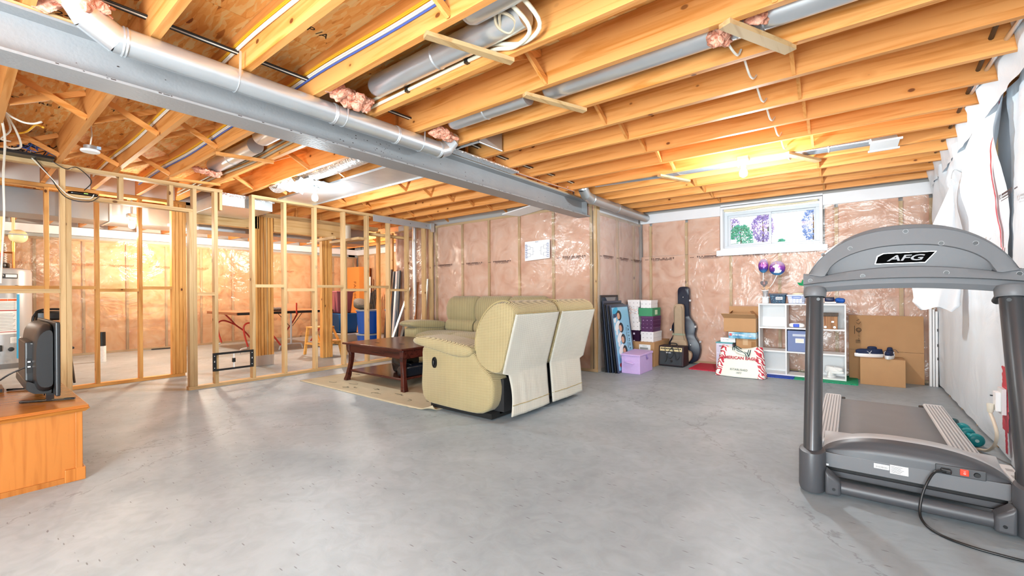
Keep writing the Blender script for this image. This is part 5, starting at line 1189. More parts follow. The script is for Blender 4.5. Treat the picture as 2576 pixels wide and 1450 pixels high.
flap(sl((x0, y0, z1), (x1, y0, z1), (x1, y0 - .07, z1 + .06), (x0 - .02, y0 - .07, z1 + .06))); flap(sl((x0, y1, z1), (x1, y1, z1), (x1, y1 + .02, z1 + .15), (x0, y1 + .02, z1 + .15), (0, .005, 0)))
flap(sl((x0, y0 + .02, z1), (x0, y1, z1), (x0 + .05, y1, z1 + .09), (x0 + .07, y0 + .12, z1 + .09), (.005, 0, 0))); flap(sl((x1, y0 + .02, z1), (x1, y1, z1), (x1 - .08, y1, z1 + .09), (x1 - .09, y0 + .12, z1 + .09), (-.005, 0, 0)))
# tote bag
t = T('tote_bag', 'cream tote bag with red zigzag sides and mountain print leaning on the cartons', 'bag', (-1.12, 6.15, .0))
CRM = pm('cream_canvas', 'eef0e4', .8, bump=.25, bscale=40); RZ = None
m, N, L, P = newmat('red_zigzag'); tc = N.new('ShaderNodeTexCoord'); wv = N.new('ShaderNodeTexWave'); wv.wave_type = 'BANDS'; wv.bands_direction = 'DIAGONAL'; wv.inputs['Scale'].default_value = 9; wv.inputs['Distortion'].default_value = 6; wv.inputs['Detail'].default_value = 0; wv.inputs['Detail Scale'].default_value = 2; L.new(tc.outputs['Object'], wv.inputs['Vector'])
r = ramp(N, L, wv.outputs['Fac'], [(.0, 'c22f45'), (.5, 'f0ede4')], 'CONSTANT'); L.new(r.outputs['Color'], P.inputs['Base Color']); RZ = m
def tf(u, v):  # front face
    w = .5 - .055 * v; x = -1.12 + (u - .5) * (w - .10 * v) ; z = .005 + .37 * v - .04 * (v ** 2) * math.sin(math.pi * u) * .9
    return (x, 6.08 + .16 * v - .03 * math.sin(math.pi * u) * (1 - v * .6) + .01 * fbm(u * 4, v * 4, 3, 1), z)
B().grid(tf, 24, 20).build('front_panel', CRM, t, smooth=70, solid=.004)
def tbk(u, v): q = Vector(tf(u, v)); q.y = 6.30 + .02 * v; return q
B().grid(tbk, 12, 8).build('back_panel', CRM, t, smooth=70, solid=.004)
for u0 in (0, 1):
    def gs(u, v): a, b = Vector(tf(u0, v)), Vector(tbk(u0, v)); q = a.lerp(b, u); q.x += (.045 if u0 else -.045) * math.sin(math.pi * u) * (.6 + .4 * v) + .02 * (1 if u0 else -1); return q
    B().grid(gs, 8, 12).build('side_gusset', RZ, t, smooth=70, solid=.003)
    fr_ = B().grid(lambda u, v: Vector(tf(u0, v)).lerp(Vector(tf(.5, v)), .15 * u) + Vector(((.022 if u0 else -.022) * (1 - u), -.004, 0)), 3, 12); fr_.build('zigzag_edge', RZ, t, smooth=70)
ST = pm('dark_teal_stripe', '1f4a4f', .7)
for dx, y in ((0, 6.20), (.0, 6.33)):
    for k in range(3):
        o = .011 * k
        B().tube([(-1.21 + o, y - .005, .33), (-1.20 + o, y - .03, .37 - .004 * k), (-1.14, y - .05, .345 - o), (-1.06 + o, y - .06, .30 + o * .3), (-1.04 + o, y - .07, .265), (-1.02 + o, y - .03, .345)], .005, 6, smooth=5).build('handle_stripe', ST if k != 1 else CRM, t, smooth=True)
def ttext(s, v, size, mat, **k):
    q = Vector(tf(.5, v)); text('bag_lettering', s, mat, t, (q.x, q.y - .012, q.z), size, (R(69), 0, 0), **k)
ttext('AMERICAN EAGLE', .66, .052, pm('red_ink', 'b5263f', .7), bold=.0015); ttext('ESTABLISHED', .25, .034, ST); ttext('1977', .14, .032, ST)
mp = [(-.15, 0), (-.12, .012), (-.09, .008), (-.07, .03), (-.05, .022), (-.02, .052), (.0, .04), (.02, .05), (.05, .02), (.08, .03), (.11, .008), (.15, 0), (.09, -.006), (-.09, -.006)]
q = Vector(tf(.5, .36)); o = B().prism(mp, -.0005, .0005, 'Y').build('mountain_print', ST, t); o.location = (q.x + 1.12, q.y - 6.15 - .011, q.z); o.rotation_euler = (R(-20), 0, 0)
g = B(); pz = [(-.19, -.10), (.19, -.10), (.175, .10), (.12, .14)]
for a, b in zip(pz[:-1], pz[1:]): g.bar((a[0], 0, a[1]), (b[0], 0, b[1]), .002, .002, (0, 1, 0))
for a, b in (((-.19, -.10), (-.175, .10)), ((-.175, .10), (-.12, .14))): g.bar((a[0], 0, a[1]), (b[0], 0, b[1]), .002, .002, (0, 1, 0))
q = Vector(tf(.5, .42)); o = g.build('border_print', ST, t); o.location = (q.x + 1.12, q.y - 6.15 - .012, q.z); o.rotation_euler = (R(-22), 0, 0)
# flattened cardboard sheet, box and shoes
t = T('cardboard_sheet', 'large flattened cardboard sheet leaning on the window wall', 'cardboard', (.32, 6.8, 0))
B().hexa([(-.02, 6.80, .0), (.66, 6.80, .0), (.66, 6.807, .0), (-.02, 6.807, .0), (-.02, 6.83, .355), (.66, 6.83, .355), (.66, 6.837, .355), (-.02, 6.837, .355)]).build('lower_panel', CARD, t)
B().hexa([(-.02, 6.829, .358), (.66, 6.829, .358), (.66, 6.836, .358), (-.02, 6.836, .358), (-.02, 6.86, .78), (.66, 6.86, .78), (.66, 6.867, .78), (-.02, 6.867, .78)]).build('upper_panel', CARD, t)
BI = pm('carton_black_ink', '3a332c', .8); g = B()
g.tube([(.075 + .024 * math.cos(a), 6.841, .60 + .024 * math.sin(a)) for a in [2 * math.pi * k / 20 for k in range(21)]], .003, 6); g.tube([(.075 + .013 * math.cos(a), 6.841, .60 + .013 * math.sin(a)) for a in [2 * math.pi * k / 16 for k in range(17)]], .002, 6)
g.bar((.05, 6.848, .69), (.075, 6.85, .67), .004, .003, (0, 1, 0)); g.bar((.075, 6.85, .67), (.095, 6.848, .70), .004, .003, (0, 1, 0)); g.bar((.055, 6.85, .71), (.08, 6.852, .73), .004, .003, (0, 1, 0))
for z in (.445, .46, .475): g.bar((.045, 6.83, z), (.09, 6.83, z), .005, .003, (0, 1, 0))
g.bar((.035, 6.838, .55), (.035, 6.846, .65), .005, .003, (0, 1, 0)); g.build('recycling_print', BI, t, kind='stuff'); text('carton_lettering', 'LTD 127  ACE', BI, t, (.075, 6.833, .53), .022, (R(85), R(90), 0))
t = T('kraft_box', 'closed brown cardboard box carrying the running shoes', 'box', (.28, 6.6, 0)); box('carton', CARD, t, .082, .475, 6.47, 6.76, .0, .305, bevel=.002); box('lid_seam', pm('seam_shadow', '8a6844', .9), t, .083, .474, 6.612, 6.616, .3045, .3062)
RS = pm('navy_mesh_upper', '13254a', .7, bump=.4, bscale=200); LC = pm('dark_laces', '26354a', .8)
for (x, y, rz, lab) in ((.165, 6.60, R(-165), 'left navy running shoe with white stripes and sole on the kraft box'), (.345, 6.57, R(-100), 'right navy running shoe, heel towards us, on the kraft box')):
    t = shoe('running_shoe', lab, 'shoe', (x, y, .306), rz, .27, RS, SH, None, 'pair of navy running shoes', laces=LC, heel=.018)
    for k in (-1, 1):
        g = B(); g.bar((-.02, k * .041, .03), (.03, k * .040, .07), .003, .008, (0, 1, 0)); g.bar((.02, k * .041, .03), (-.015, k * .037, .075), .003, .008, (0, 1, 0)); g.build('side_stripe', SH, t)
t = T('white_trim_boards', 'white trim boards standing upright in the corner beside the cardboard', 'trim boards', (.735, 6.75, 0))
for x, w_ in ((.695, .022), (.722, .018), (.745, .02)): box('trim_board', SH, t, x, x + w_, 6.74, 6.80, .0, .90 - (x - .69), bevel=.003)
for z in (.3, .45, .62): box('clip', BLACK, t, .758, .766, 6.735, 6.75, z, z + .03)
# bracket chart on the centre wall
t = T('bracket_poster', 'white paper tournament bracket taped to the film above the sofas', 'poster', (-3.66, 5.31, 1.58))
B().hexa([(-3.885, 5.312, 1.565), (-3.435, 5.306, 1.59), (-3.435, 5.307, 1.59), (-3.885, 5.313, 1.565), (-3.884, 5.312, 1.855), (-3.433, 5.306, 1.861), (-3.433, 5.307, 1.861), (-3.884, 5.313, 1.855)]).build('paper', pm('white_paper', 'f4f6fb', .6), t)
g = B(); g2 = B()
def ln(x, z, x2, z2): g.bar((x, 5.305, z), (x2, 5.305, z2), .0025, .001, (0, 1, 0))
for s in (-1, 1):
    xo = -3.66 + s * .17
    for k in range(8):
        z = 1.61 + .027 * k; ln(xo, z, xo + s * .045, z); ln(xo + s * .04, z + .012, xo + s * .01, z + .012)
        for q_ in range(3): g2.box(min(xo + s * .008 + s * .012 * q_, xo + s * .016 + s * .012 * q_), max(xo + s * .008 + s * .012 * q_, xo + s * .016 + s * .012 * q_), 5.3045, 5.3055, z + .003, z + .009)
    for k in range(4): z = 1.625 + .054 * k; ln(xo, z - .014, xo, z + .014); ln(xo, z, xo - s * .05, z)
    for k in range(2): z = 1.652 + .108 * k; ln(xo - s * .05, z - .027, xo - s * .05, z + .027); ln(xo - s * .05, z, xo - s * .1, z)
    ln(xo - s * .10, 1.652, xo - s * .10, 1.76); ln(xo - s * .10, 1.706, xo - s * .13, 1.706)
g.build('bracket_lines', pm('blue_grey_ink', '5d6a86', .7), t); g2.build('bracket_lettering', pm('blue_ink', '5f7fc0', .7), t); text('bracket_title', 'BRACKET', MATS['blue_grey_ink'], t, (-3.66, 5.3055, 1.84), .014, (R(90), 0, 0))
# ================================================================ CEILING SERVICES
def pipe_thing(name, label, cat, path, r, mat, group=None, loc=None, straps=(), seams=(), n=20, smooth=0, tape=None):
    t = T(name, label, cat, loc or tuple(path[0]), group=group)
    B().tube(path, r, n, smooth=smooth).build('duct_pipe', mat, t, smooth=50)
    for p, ax in seams:
        g = B(); g.lathe([(r + .001, -.012), (r + .005, -.006), (r + .001, 0), (r + .005, .006), (r + .001, .012)], p, n, ax); g.build('crimp_seam', mat, t, smooth=True)
    for y in straps:
        p0 = path[0]; g = B(); g.tube([(p0[0] + (r + .002) * math.cos(a), y, p0[2] + (r + .002) * math.sin(a)) for a in [math.pi * (1 + k / 10) for k in range(11)]], .002, 6); g.bar((p0[0] + r + .002, y, p0[2]), (p0[0] + r + .01, y, 2.42), .012, .0015, (1, 0, 0)); g.build('hanger_strap', GALV, t)
    return t
t = pipe_thing('round_duct', 'long shiny round duct hung along the near side of the steel beam', 'duct', [(-2.70, .46, 2.283), (-2.70, 2.50, 2.283)], .064, GALV, straps=(.97, 1.62, 2.28), seams=(((-2.70, .50, 2.283), 'Y'), ((-2.70, 1.55, 2.283), 'Y'), ((-2.70, 2.05, 2.283), 'Y'), ((-2.70, 2.48, 2.283), 'Y')))
def elbow(par, pts, r, mat):
    for a, b in zip(pts[:-1], pts[1:]):
        a, b = Vector(a), Vector(b); e = (b - a).normalized() * .012
        B().tube([a - e, b + e], r, 18, cap=False).build('elbow_gore', mat, par, smooth=50)
elbow(t, [(-2.70, .47, 2.283), (-2.69, .38, 2.33), (-2.67, .33, 2.40), (-2.66, .32, 2.50)], .064, GALV)
elbow(t, [(-2.70, 2.50, 2.283), (-2.69, 2.56, 2.31), (-2.66, 2.59, 2.37), (-2.66, 2.60, 2.40)], .064, GALV)
t = pipe_thing('round_duct', 'round duct with an elbow running over the short film wall to the window wall', 'duct', [(-2.60, 4.95, 2.275), (-2.60, 6.86, 2.275)], .062, GALVD, seams=(((-2.60, 5.0, 2.275), 'Y'), ((-2.60, 5.75, 2.275), 'Y')))
elbow(t, [(-2.60, 4.96, 2.275), (-2.60, 4.86, 2.30), (-2.60, 4.79, 2.36), (-2.60, 4.77, 2.46)], .062, GALVD)
for lab, a, b, y, z, r in (('round duct in the joist bay above the near insulation tuft', -2.50, -1.25, 1.725, 2.455, .068), ('round duct whose closed end shows above the flat wood brace', -1.50, .95, 1.555, 2.47, .072),
                           ('round duct in the second joist bay starting by the lower insulation tuft', -2.47, -1.72, 2.40, 2.43, .07), ('long bright round duct running to the upper right of the ceiling', -1.62, .95, 2.46, 2.45, .075),
                           ('round duct left of the beam in the bay over the wood brace', -4.05, -2.95, 1.64, 2.45, .078), ('round duct with a torn insulation end above the door opening', -5.35, -4.28, 1.70, 2.45, .072)):
    t = T('round_duct', lab, 'duct', (a, y, z), group='round ducts between the joists')
    g = B(); pr = [(0, r * .55), (.02, r * .85), (.05, r)]
    g.tube([(a + d, y, z) for d, _ in pr] + [(b, y, z)], [q for _, q in pr] + [r], 22).build('duct_pipe', GALV, t, smooth=50)
    g = B(); g.lathe([(r + .0005, -.008), (r + .004, 0), (r + .0005, .008)], ((a + b) / 2, y, z), 22, 'X'); g.build('crimp_seam', GALV, t, smooth=True)
t = T('heat_duct', 'thin bright duct beside the ceiling bulb ending in a white register boot', 'duct', (-.8, 4.94, 2.4))
B().tube([(-2.5, 4.92, 2.44), (-1.6, 4.94, 2.42), (.15, 4.95, 2.40)], .045, 16).build('duct_pipe', pm('bright_galvanized', 'd6dce2', .2, .8), t, smooth=50)
for x in (-.9, -.15): g = B(); g.lathe([(.047, -.008), (.052, 0), (.047, .008)], (x, 4.948, 2.405), 16, 'X'); g.build('band_clamp', GALV, t, smooth=True)
B().hexa([(.15, 4.80, 2.345), (.32, 4.80, 2.345), (.32, 5.08, 2.345), (.15, 5.08, 2.345), (.13, 4.86, 2.46), (.28, 4.86, 2.46), (.28, 5.02, 2.46), (.13, 5.02, 2.46)]).build('register_boot', pm('pale_boot', 'd9dedd', .3, .3), t)
frame(t, 'boot_flange', WHITEP, .14, .33, 2.338, 2.344, 4.78, 5.10, .002); box('boot_flange', WHITEP, t, .13, .345, 4.77, 4.80, 2.33, 2.343); box('boot_flange', WHITEP, t, .13, .345, 5.07, 5.10, 2.33, 2.343); box('boot_mouth', pm('pale_inside', 'b9c0c0', .4), t, .155, .315, 4.81, 5.065, 2.340, 2.3425)
t = T('return_boot', 'open galvanized sheet-metal box between joists just above the beam', 'duct', (-2.6, 2.85, 2.35))
box('side', GALVD, t, -2.44, -2.437, 2.70, 3.0, 2.352, 2.56); box('top', GALVD, t, -2.98, -2.44, 2.70, 3.0, 2.56, 2.563); box('rolled_edge', GALV, t, -2.447, -2.43, 2.70, 3.0, 2.342, 2.356, bevel=.004); box('lip', GALV, t, -2.78, -2.45, 2.70, 2.712, 2.345, 2.56); box('foil_strip', pm('crumpled_foil', 'dfe1e3', .25, .7, bump=1, bscale=30), t, -2.79, -2.70, 2.60, 3.6, 2.331, 2.345)
FOILM = MATS['crumpled_foil']
t = T('joist_panning', 'broad flat silver sheet-metal duct panel under the joists beside the hanging bulb', 'duct', (-4.4, 2.85, 2.33))
box('sheet_panel', GALV, t, -5.92, -4.35, 2.62, 3.09, 2.336, 2.346, bevel=.002); box('sheet_panel', GALV, t, -4.345, -3.0, 2.62, 3.09, 2.336, 2.346, bevel=.002)
box('seam_flange', GALV, t, -5.92, -3.0, 2.612, 2.625, 2.326, 2.348); box('seam_flange', GALV, t, -5.92, -3.0, 3.085, 3.098, 2.326, 2.348)
t = T('foil_duct', 'crumpled foil-wrapped duct glowing in the bay behind the hanging bulb', 'duct', (-4.6, 2.42, 2.42))
B().tube([(-5.5, 2.42, 2.42), (-4.9, 2.40, 2.44), (-4.2, 2.43, 2.43), (-3.3, 2.42, 2.45)], [.10, .11, .095, .10], 20, smooth=6).build('foil_skin', FOILM, t, smooth=60)
B().grid(lambda u, v: (-5.35 + .75 * u, 2.28 + .33 * v, 2.345 + .03 * fbm(u * 6, v * 3, 1, 2) - .03 * math.sin(u * 9)), 30, 12).build('loose_foil', FOILM, t, smooth=60)
t = T('plenum_box', 'foil-faced rectangular duct box above the gap in the stud wall', 'duct', (-6.5, 2.3, 2.2))
box('box_body', GALV, t, -7.0, -6.08, 2.0, 2.62, 2.19, 2.342, bevel=.004); box('taped_edge', FOILM, t, -6.079, -6.06, 2.0, 2.64, 2.30, 2.345, bevel=.003); box('taped_edge', FOILM, t, -6.985, -6.95, 1.98, 2.9, 2.285, 2.33)
t = T('trunk_duct', 'big rectangular galvanized trunk duct running along the ceiling of the far left room', 'duct', (-7.8, 1.5, 2.2))
for k in range(7):
    y = -1.6 + .95 * k; box('duct_section', GALVD if k % 2 else pm('trunk_metal', 'a6abae', .35, .85, noise=.15, nscale=4), t, -8.07, -7.54, y + .004, y + .946, 2.052, 2.343, bevel=.003)
    box('drive_cleat', GALV, t, -8.078, -7.532, y - .012, y + .012, 2.044, 2.345, bevel=.002)
# raw insulation tufts
def tuft(c, h, label, seed, par=None):
    t = T('insulation_tuft', label, 'insulation', c, group='pink insulation tufts stuffed round the ducts')
    for k in range(4):
        o = Vector((fbm(seed, k, 0, 3.3), fbm(k, seed, 5, 3.3), fbm(seed, 2, k, 3.3))) * .9
        cc = Vector(c) + Vector((o.x * h[0], o.y * h[1], o.z * h[2] * .6))
        g = B(); g.puff(cc, (h[0] * .55, h[1] * .5, h[2] * .42), .8, 36, 24, fn=lambda p: Vector((p.x * (1 + .5 * fbm(p.y, p.z, k, 22)), p.y, p.z + h[2] * .6 * fbm(p.x, p.y, seed + k, 18))) * (1 + .6 * fbm(p.x + k, p.y + seed, p.z, 18) + .4 * fbm(p.x, p.y + k, p.z + seed, 55))); g.build('fibre_flake', INSR, t, smooth=70)
tuft((-2.72, .26, 2.42), (.12, .20, .09), 'large pink insulation tuft over the duct elbow at the top left', 1)
tuft((-2.58, 1.60, 2.36), (.09, .17, .07), 'ragged pink insulation tuft at the duct end above the beam', 2)
tuft((-2.57, 2.40, 2.36), (.08, .14, .05), 'pink insulation tuft above the far elbow of the beam duct', 3)
tuft((-5.30, 1.64, 2.37), (.12, .13, .04), 'flat pink insulation scrap hanging above the door opening', 4)
tuft((-.52, 2.40, 2.38), (.08, .13, .06), 'pink insulation tuft by the upper right wood brace', 5)
tuft((-.33, 2.36, 2.42), (.06, .10, .05), 'small pink insulation tuft right above the upper right brace', 6)
tuft((-2.75, 4.72, 2.38), (.04, .08, .05), 'small pink tuft beside the far duct elbow', 7)
tuft((-2.78, 5.42, 2.25), (.05, .06, .09), 'pink tuft stuffed beside the end of the steel beam', 8)
# cables
YEL = pm('yellow_cable', 'f0b52c', .5); WCA = pm('white_cable', 'ede7da', .5); BLU = pm('blue_cable', '4a63b0', .5); PEX = pm('cream_pex', 'eadfc6', .4)
def cable(name, label, pts, r, mat, grp=None, n=7, sm=6): return tag(B().tube(pts, r, n, smooth=sm).build(name, mat, None, smooth=True), label, 'cable', grp)
for jy, xr in ((1.0415, 'right'), (1.449, 'right')):
    for k, (m_, dz) in enumerate(((WCA, .115), (WCA, .128), (YEL, .145), (YEL, .155), (BLU, .10))):
        if jy < 1.2 and m_ == BLU: continue
        yy = jy - .038 - .007
        cable('joist_cable', {'white_cable': 'white', 'yellow_cable': 'yellow', 'blue_cable': 'blue'}[m_.name] + ' cable, ' + ('lowest', 'second', 'third', 'top', 'blue lowest')[k] + ' of the run stapled along the ' + ('nearer' if jy < 1.2 else 'second') + ' joist above the beam', [(-2.95, yy, CH + dz), (-2.5, yy - .003, CH + dz + .008), (-1.8, yy, CH + dz - .004), (-1.0, yy - .002, CH + dz), (.9, yy, CH + dz)], .0055, m_, 'cables along the joists')
        cable('joist_cable', {'white_cable': 'white', 'yellow_cable': 'yellow', 'blue_cable': 'blue'}[m_.name] + ' cable, ' + ('lowest', 'second', 'third', 'top', 'blue lowest')[k] + ' of the run stapled along the ' + ('nearer' if jy < 1.2 else 'second') + ' joist left of the beam', [(-6.9, yy, CH + dz), (-6.0, yy - .004, CH + dz + .01), (-5.0, yy, CH + dz - .01), (-4.0, yy - .004, CH + dz + .006), (-2.95, yy, CH + dz)], .0055, m_, 'cables along the joists')
for k, m_ in enumerate((BLACK, WCA, BLACK)):
    cable('cross_cable', ('black', 'white', 'second black')[k] + ' cable threaded through the joists beside the beam', [(-2.78 + .016 * k, .12, 2.475), (-2.765 + .016 * k, 1.2, 2.465), (-2.76 + .016 * k, 2.4, 2.47), (-2.76 + .02 * k, 3.4, 2.44), (-2.72 + .02 * k, 4.3, 2.44), (-2.70 + .02 * k, 4.7, 2.43)], .006, m_, 'cables through the joists')
for k in range(2):
    cable('water_pipe', ('upper', 'lower')[k] + ' cream plastic water pipe clipped along the joist and looping up', [(-2.85, 1.80 + .0, 2.385 + .045 * k), (-2.3, 1.808, 2.40 + .045 * k), (-1.75, 1.808, 2.41 + .045 * k), (-1.52, 1.80, 2.40 + .03 * k), (-1.36 + .05 * k, 1.79, 2.36), (-1.22 + .06 * k, 1.72, 2.37), (-1.28 + .07 * k, 1.58, 2.48), (-1.35 + .06 * k, 1.50, 2.56)], .011, PEX, 'cream water pipes', n=10)
    cable('water_pipe', ('upper', 'lower')[k] + ' dull water pipe along the joist left of the beam', [(-6.9, 1.80, 2.39 + .04 * k), (-5.6, 1.80, 2.40 + .04 * k), (-4.6, 1.805, 2.38 + .045 * k), (-3.8, 1.80, 2.40 + .05 * k), (-3.0, 1.80, 2.39 + .05 * k)], .011, pm('grey_pex', 'a89b85', .4), 'dull water pipes', n=10)
for x, z in ((-2.25, 2.40), (-1.72, 2.41), (-2.25, 2.445), (-1.72, 2.455)): tag(box('pipe_clip', BLACK, None, x - .012, x + .012, 1.792, 1.8185, z - .014, z + .014), 'black clip on the ' + ('lower' if z < 2.43 else 'upper') + ' cream water pipe, the one ' + ('nearer the beam' if x < -2 else 'nearer the pipe loops'), 'clip', 'black pipe clips')
for k in range(6):
    n0 = 2.672 + .4075 * k
    cable('wire_loop', 'white cable pair drooping between two joists on the right, loop %s from the near end' % ('first second third fourth fifth sixth'.split()[k]), [(-.47, n0 + .0, 2.43), (-.465, n0 + .08, 2.39), (-.46, n0 + .2, 2.352), (-.455, n0 + .30, 2.37), (-.45, n0 + .38, 2.42)], .006, WCA, 'white cable loops under the right joists')
cable('dangling_wire', 'white wires hanging at the pink tuft by the upper right brace', [(-.50, 2.30, 2.44), (-.49, 2.42, 2.36), (-.47, 2.56, 2.34), (-.46, 2.62, 2.39)], .006, WCA)
cable('dangling_wire', 'pale twisted wire bundle by the cream pipe loops at the top', [(-1.33, 1.60, 2.50), (-1.38, 1.66, 2.42), (-1.34, 1.72, 2.39), (-1.28, 1.68, 2.41), (-1.33, 1.63, 2.44), (-1.38, 1.70, 2.40)], .008, pm('pale_wire_bundle', 'c9b79b', .5))
cable('conduit', 'bright metal conduit through the joists at the upper right', [(.675, 3.0, 2.42), (.662, 3.5, 2.42), (.655, 4.25, 2.42)], .012, GALV, n=10, sm=2)
cable('conduit', 'black cable bunch through the joists beside the metal conduit', [(.60, 3.3, 2.45), (.62, 3.8, 2.43), (.64, 4.3, 2.43), (.66, 5.2, 2.43), (.66, 6.4, 2.43)], .012, BLACK, n=8, sm=4)
for k in range(3): cable('beam_cable', ('reddish', 'white', 'orange')[k] + ' thin cable running along the top of the steel beam', [(-2.79 + .012 * k, 2.9, 2.352 + .003 * k), (-2.76 + .015 * k, 3.8, 2.345), (-2.72 + .012 * k, 4.75, 2.346)], .0045, (pm('red_wire', 'a23a36', .5), WCA, pm('orange_wire', 'd98a4a', .5))[k], 'thin cables on the beam')
# bulbs
EM = pm('lit_bulb', 'fff6e8', .4, emit=18)
def bulb(x, y, z, label, drop=0, em=None):
    t = T('bulb_fixture', label, 'lamp', (x, y, z))
    B().lathe([(.055, 0), (.055, -.012), (.028, -.03), (.024, -.055)], (x, y, z), 20).build('lampholder', pm('porcelain', 'f2f0ea', .3), t, smooth=50)
    b = B().lathe([(.016, -.055), (.018, -.07), (.033, -.095), (.036, -.115), (.03, -.138), (.012, -.15)], (x, y, z), 20).build('bulb', em or EM, t, smooth=True)
    b.visible_shadow = True
    B().tube([(x, y, z + .04), (x, y, CH + .0005)], .012, 8).build('stem', GALVD, t)
    box('junction_box', pm('junction_steel', 'b9bdc0', .4, .6), t, x - .05, x + .05, y - .05, y + .05, z, z + .04, bevel=.005)
    return t
bulb(-.79, 4.57, 2.31, 'lit bare bulb in a porcelain holder under the right-hand joists')
bulb(-4.84, 2.55, 2.305, 'lit bare bulb hanging by the silver duct panel left of the beam')
bulb(-7.38, 1.43, 2.11, 'lit bare bulb glowing in front of the trunk duct in the far left room', em=pm('warm_bulb', 'ffe9bd', .4, emit=18))
cable('armoured_cable', 'grey armoured cable curling up from the hanging bulb box', [(-4.80, 2.56, 2.335), (-4.72, 2.50, 2.30), (-4.60, 2.46, 2.38), (-4.5, 2.42, 2.5)], .009, GALVD, n=8)
# detector hanging from a wire
t = T('smoke_detector', 'round white ceiling box hanging from a cable over the stud wall', 'detector', (-4.96, .70, 2.29))
B().lathe([(.058, 0), (.062, .008), (.06, .018), (.048, .022)], (-4.96, .70, 2.275), 28).build('white_cover', WHITEP, t, smooth=50)
B().lathe([(.042, 0), (.042, .03)], (-4.96, .70, 2.297), 20).build('grey_box', GALVD, t, smooth=50); B().tube([(-4.96, .70, 2.327), (-4.955, .71, 2.42), (-4.96, .70, 2.58)], .005, 8).build('drop_cable', WCA, t, smooth=True)
box('blue_tag', pm('pale_blue_tag', 'a9c4dd', .5), t, -4.93, -4.915, .735, .76, 2.30, 2.325)
t = T('wifi_router', 'flat glossy black router lying on the door header', 'router', (-5.98, .78, 2.074)); B().puff((-5.98, .79, 2.092), (.05, .11, .017), .5).build('router_shell', MATS['gloss_black'], t, smooth=True); box('green_light_strip', pm('green_plug', 'b9e36a', .4), t, -5.935, -5.928, .79, .82, 2.088, 2.096)
t = T('network_tray', 'black patch panel tray full of tangled cables on top of the stud wall', 'tray', (-5.95, .42, 2.35)); B().hexa([(-6.04, .24, 2.351), (-5.80, .24, 2.351), (-5.80, .58, 2.351), (-6.04, .58, 2.351), (-6.04, .24, 2.375), (-5.80, .24, 2.375), (-5.80, .58, 2.375), (-6.04, .58, 2.375)]).build('tray_body', BLACK, t); box('power_brick', BLACK, t, -5.9, -5.84, .60, .63, 2.42, 2.49, bevel=.005)
random.seed(11); cols = (BLACK, WCA, BLU, BLACK, pm('teal_wire', '2c5a86', .5), WCA, BLACK)
for k in range(12):
    y0 = random.uniform(.26, .40) + (.14 if k > 6 else 0); pts = [(-5.9 + random.uniform(-.05, .05), y0, 2.38)]
    for q_ in range(5): pts.append((pts[-1][0] + random.uniform(-.05, .06), min(.6, max(.2, pts[-1][1] + random.uniform(-.12, .12))), 2.39 + random.uniform(0, .10)))
    cable('tangled_cable', ('black', 'white', 'blue', 'second black', 'teal', 'second white', 'third black')[k % 7] + ' tangled network cable over the ' + ('left' if k < 7 else 'right') + ' part of the black tray', pts, .004, cols[k % 7], 'tangled cables over the tray', n=6)
for k, (pts, m_) in enumerate((([(-5.90, .45, 2.37), (-5.90, .55, 2.22), (-5.90, .66, 2.03), (-5.90, .82, 2.01), (-5.92, .90, 2.08)], BLACK), ([(-5.90, .43, 2.37), (-5.89, .56, 2.2), (-5.89, .68, 2.05), (-5.90, .82, 2.04), (-5.92, .86, 2.09)], WCA), ([(-5.90, .55, 2.37), (-5.9, .66, 2.30), (-5.9, .74, 2.33), (-5.9, .84, 2.22), (-5.92, .79, 2.12)], BLACK))):
    cable('hanging_cable', ('black cable swagging from the tray to the router', 'white cable swagging from the tray to the router', 'thin black cable dropping from the plate to the router')[k], pts, .004, m_)
for k, pts in enumerate(([(-4.6, .19, 2.5), (-4.7, .22, 2.40), (-4.75, .30, 2.36), (-4.72, .36, 2.35), (-4.66, .40, 2.36)], [(-4.6, .17, 2.5), (-5.0, .24, 2.3), (-5.6, .26, 2.1), (-5.75, .27, 1.8), (-5.78, .26, 1.5), (-5.78, .25, 1.2)], [(-4.7, .2, 2.45), (-5.1, .30, 2.38), (-5.3, .34, 2.30), (-5.6, .30, 2.34), (-5.7, .28, 2.38)], [(-4.8, .42, 2.36), (-5.0, .40, 2.42), (-5.2, .36, 2.40), (-5.5, .30, 2.44)], [(-4.8, .22, 2.45), (-5.2, .28, 2.40), (-5.4, .24, 2.36), (-5.6, .3, 2.40)])):
    cable('loose_cable', ('white cable looped over the first joist at the left edge', 'long white cable hanging down at the left edge', 'white cable drooping beside the first joist', 'yellowish wire strung between the braces', 'second white cable drooping at the left edge')[k], pts, .007, YEL if k == 3 else WCA, n=8)
t = T('foam_board', 'white foam board wedged under the joists near the end of the beam', 'board', (-3.8, 5.25, 2.32)); B().hexa([(-4.15, 5.10, 2.27), (-3.55, 5.10, 2.345), (-3.42, 5.33, 2.33), (-4.0, 5.33, 2.26), (-4.15, 5.10, 2.285), (-3.55, 5.10, 2.36), (-3.42, 5.33, 2.345), (-4.0, 5.33, 2.275)]).build('board', pm('white_foam', 'f2f4f7', .5), t)
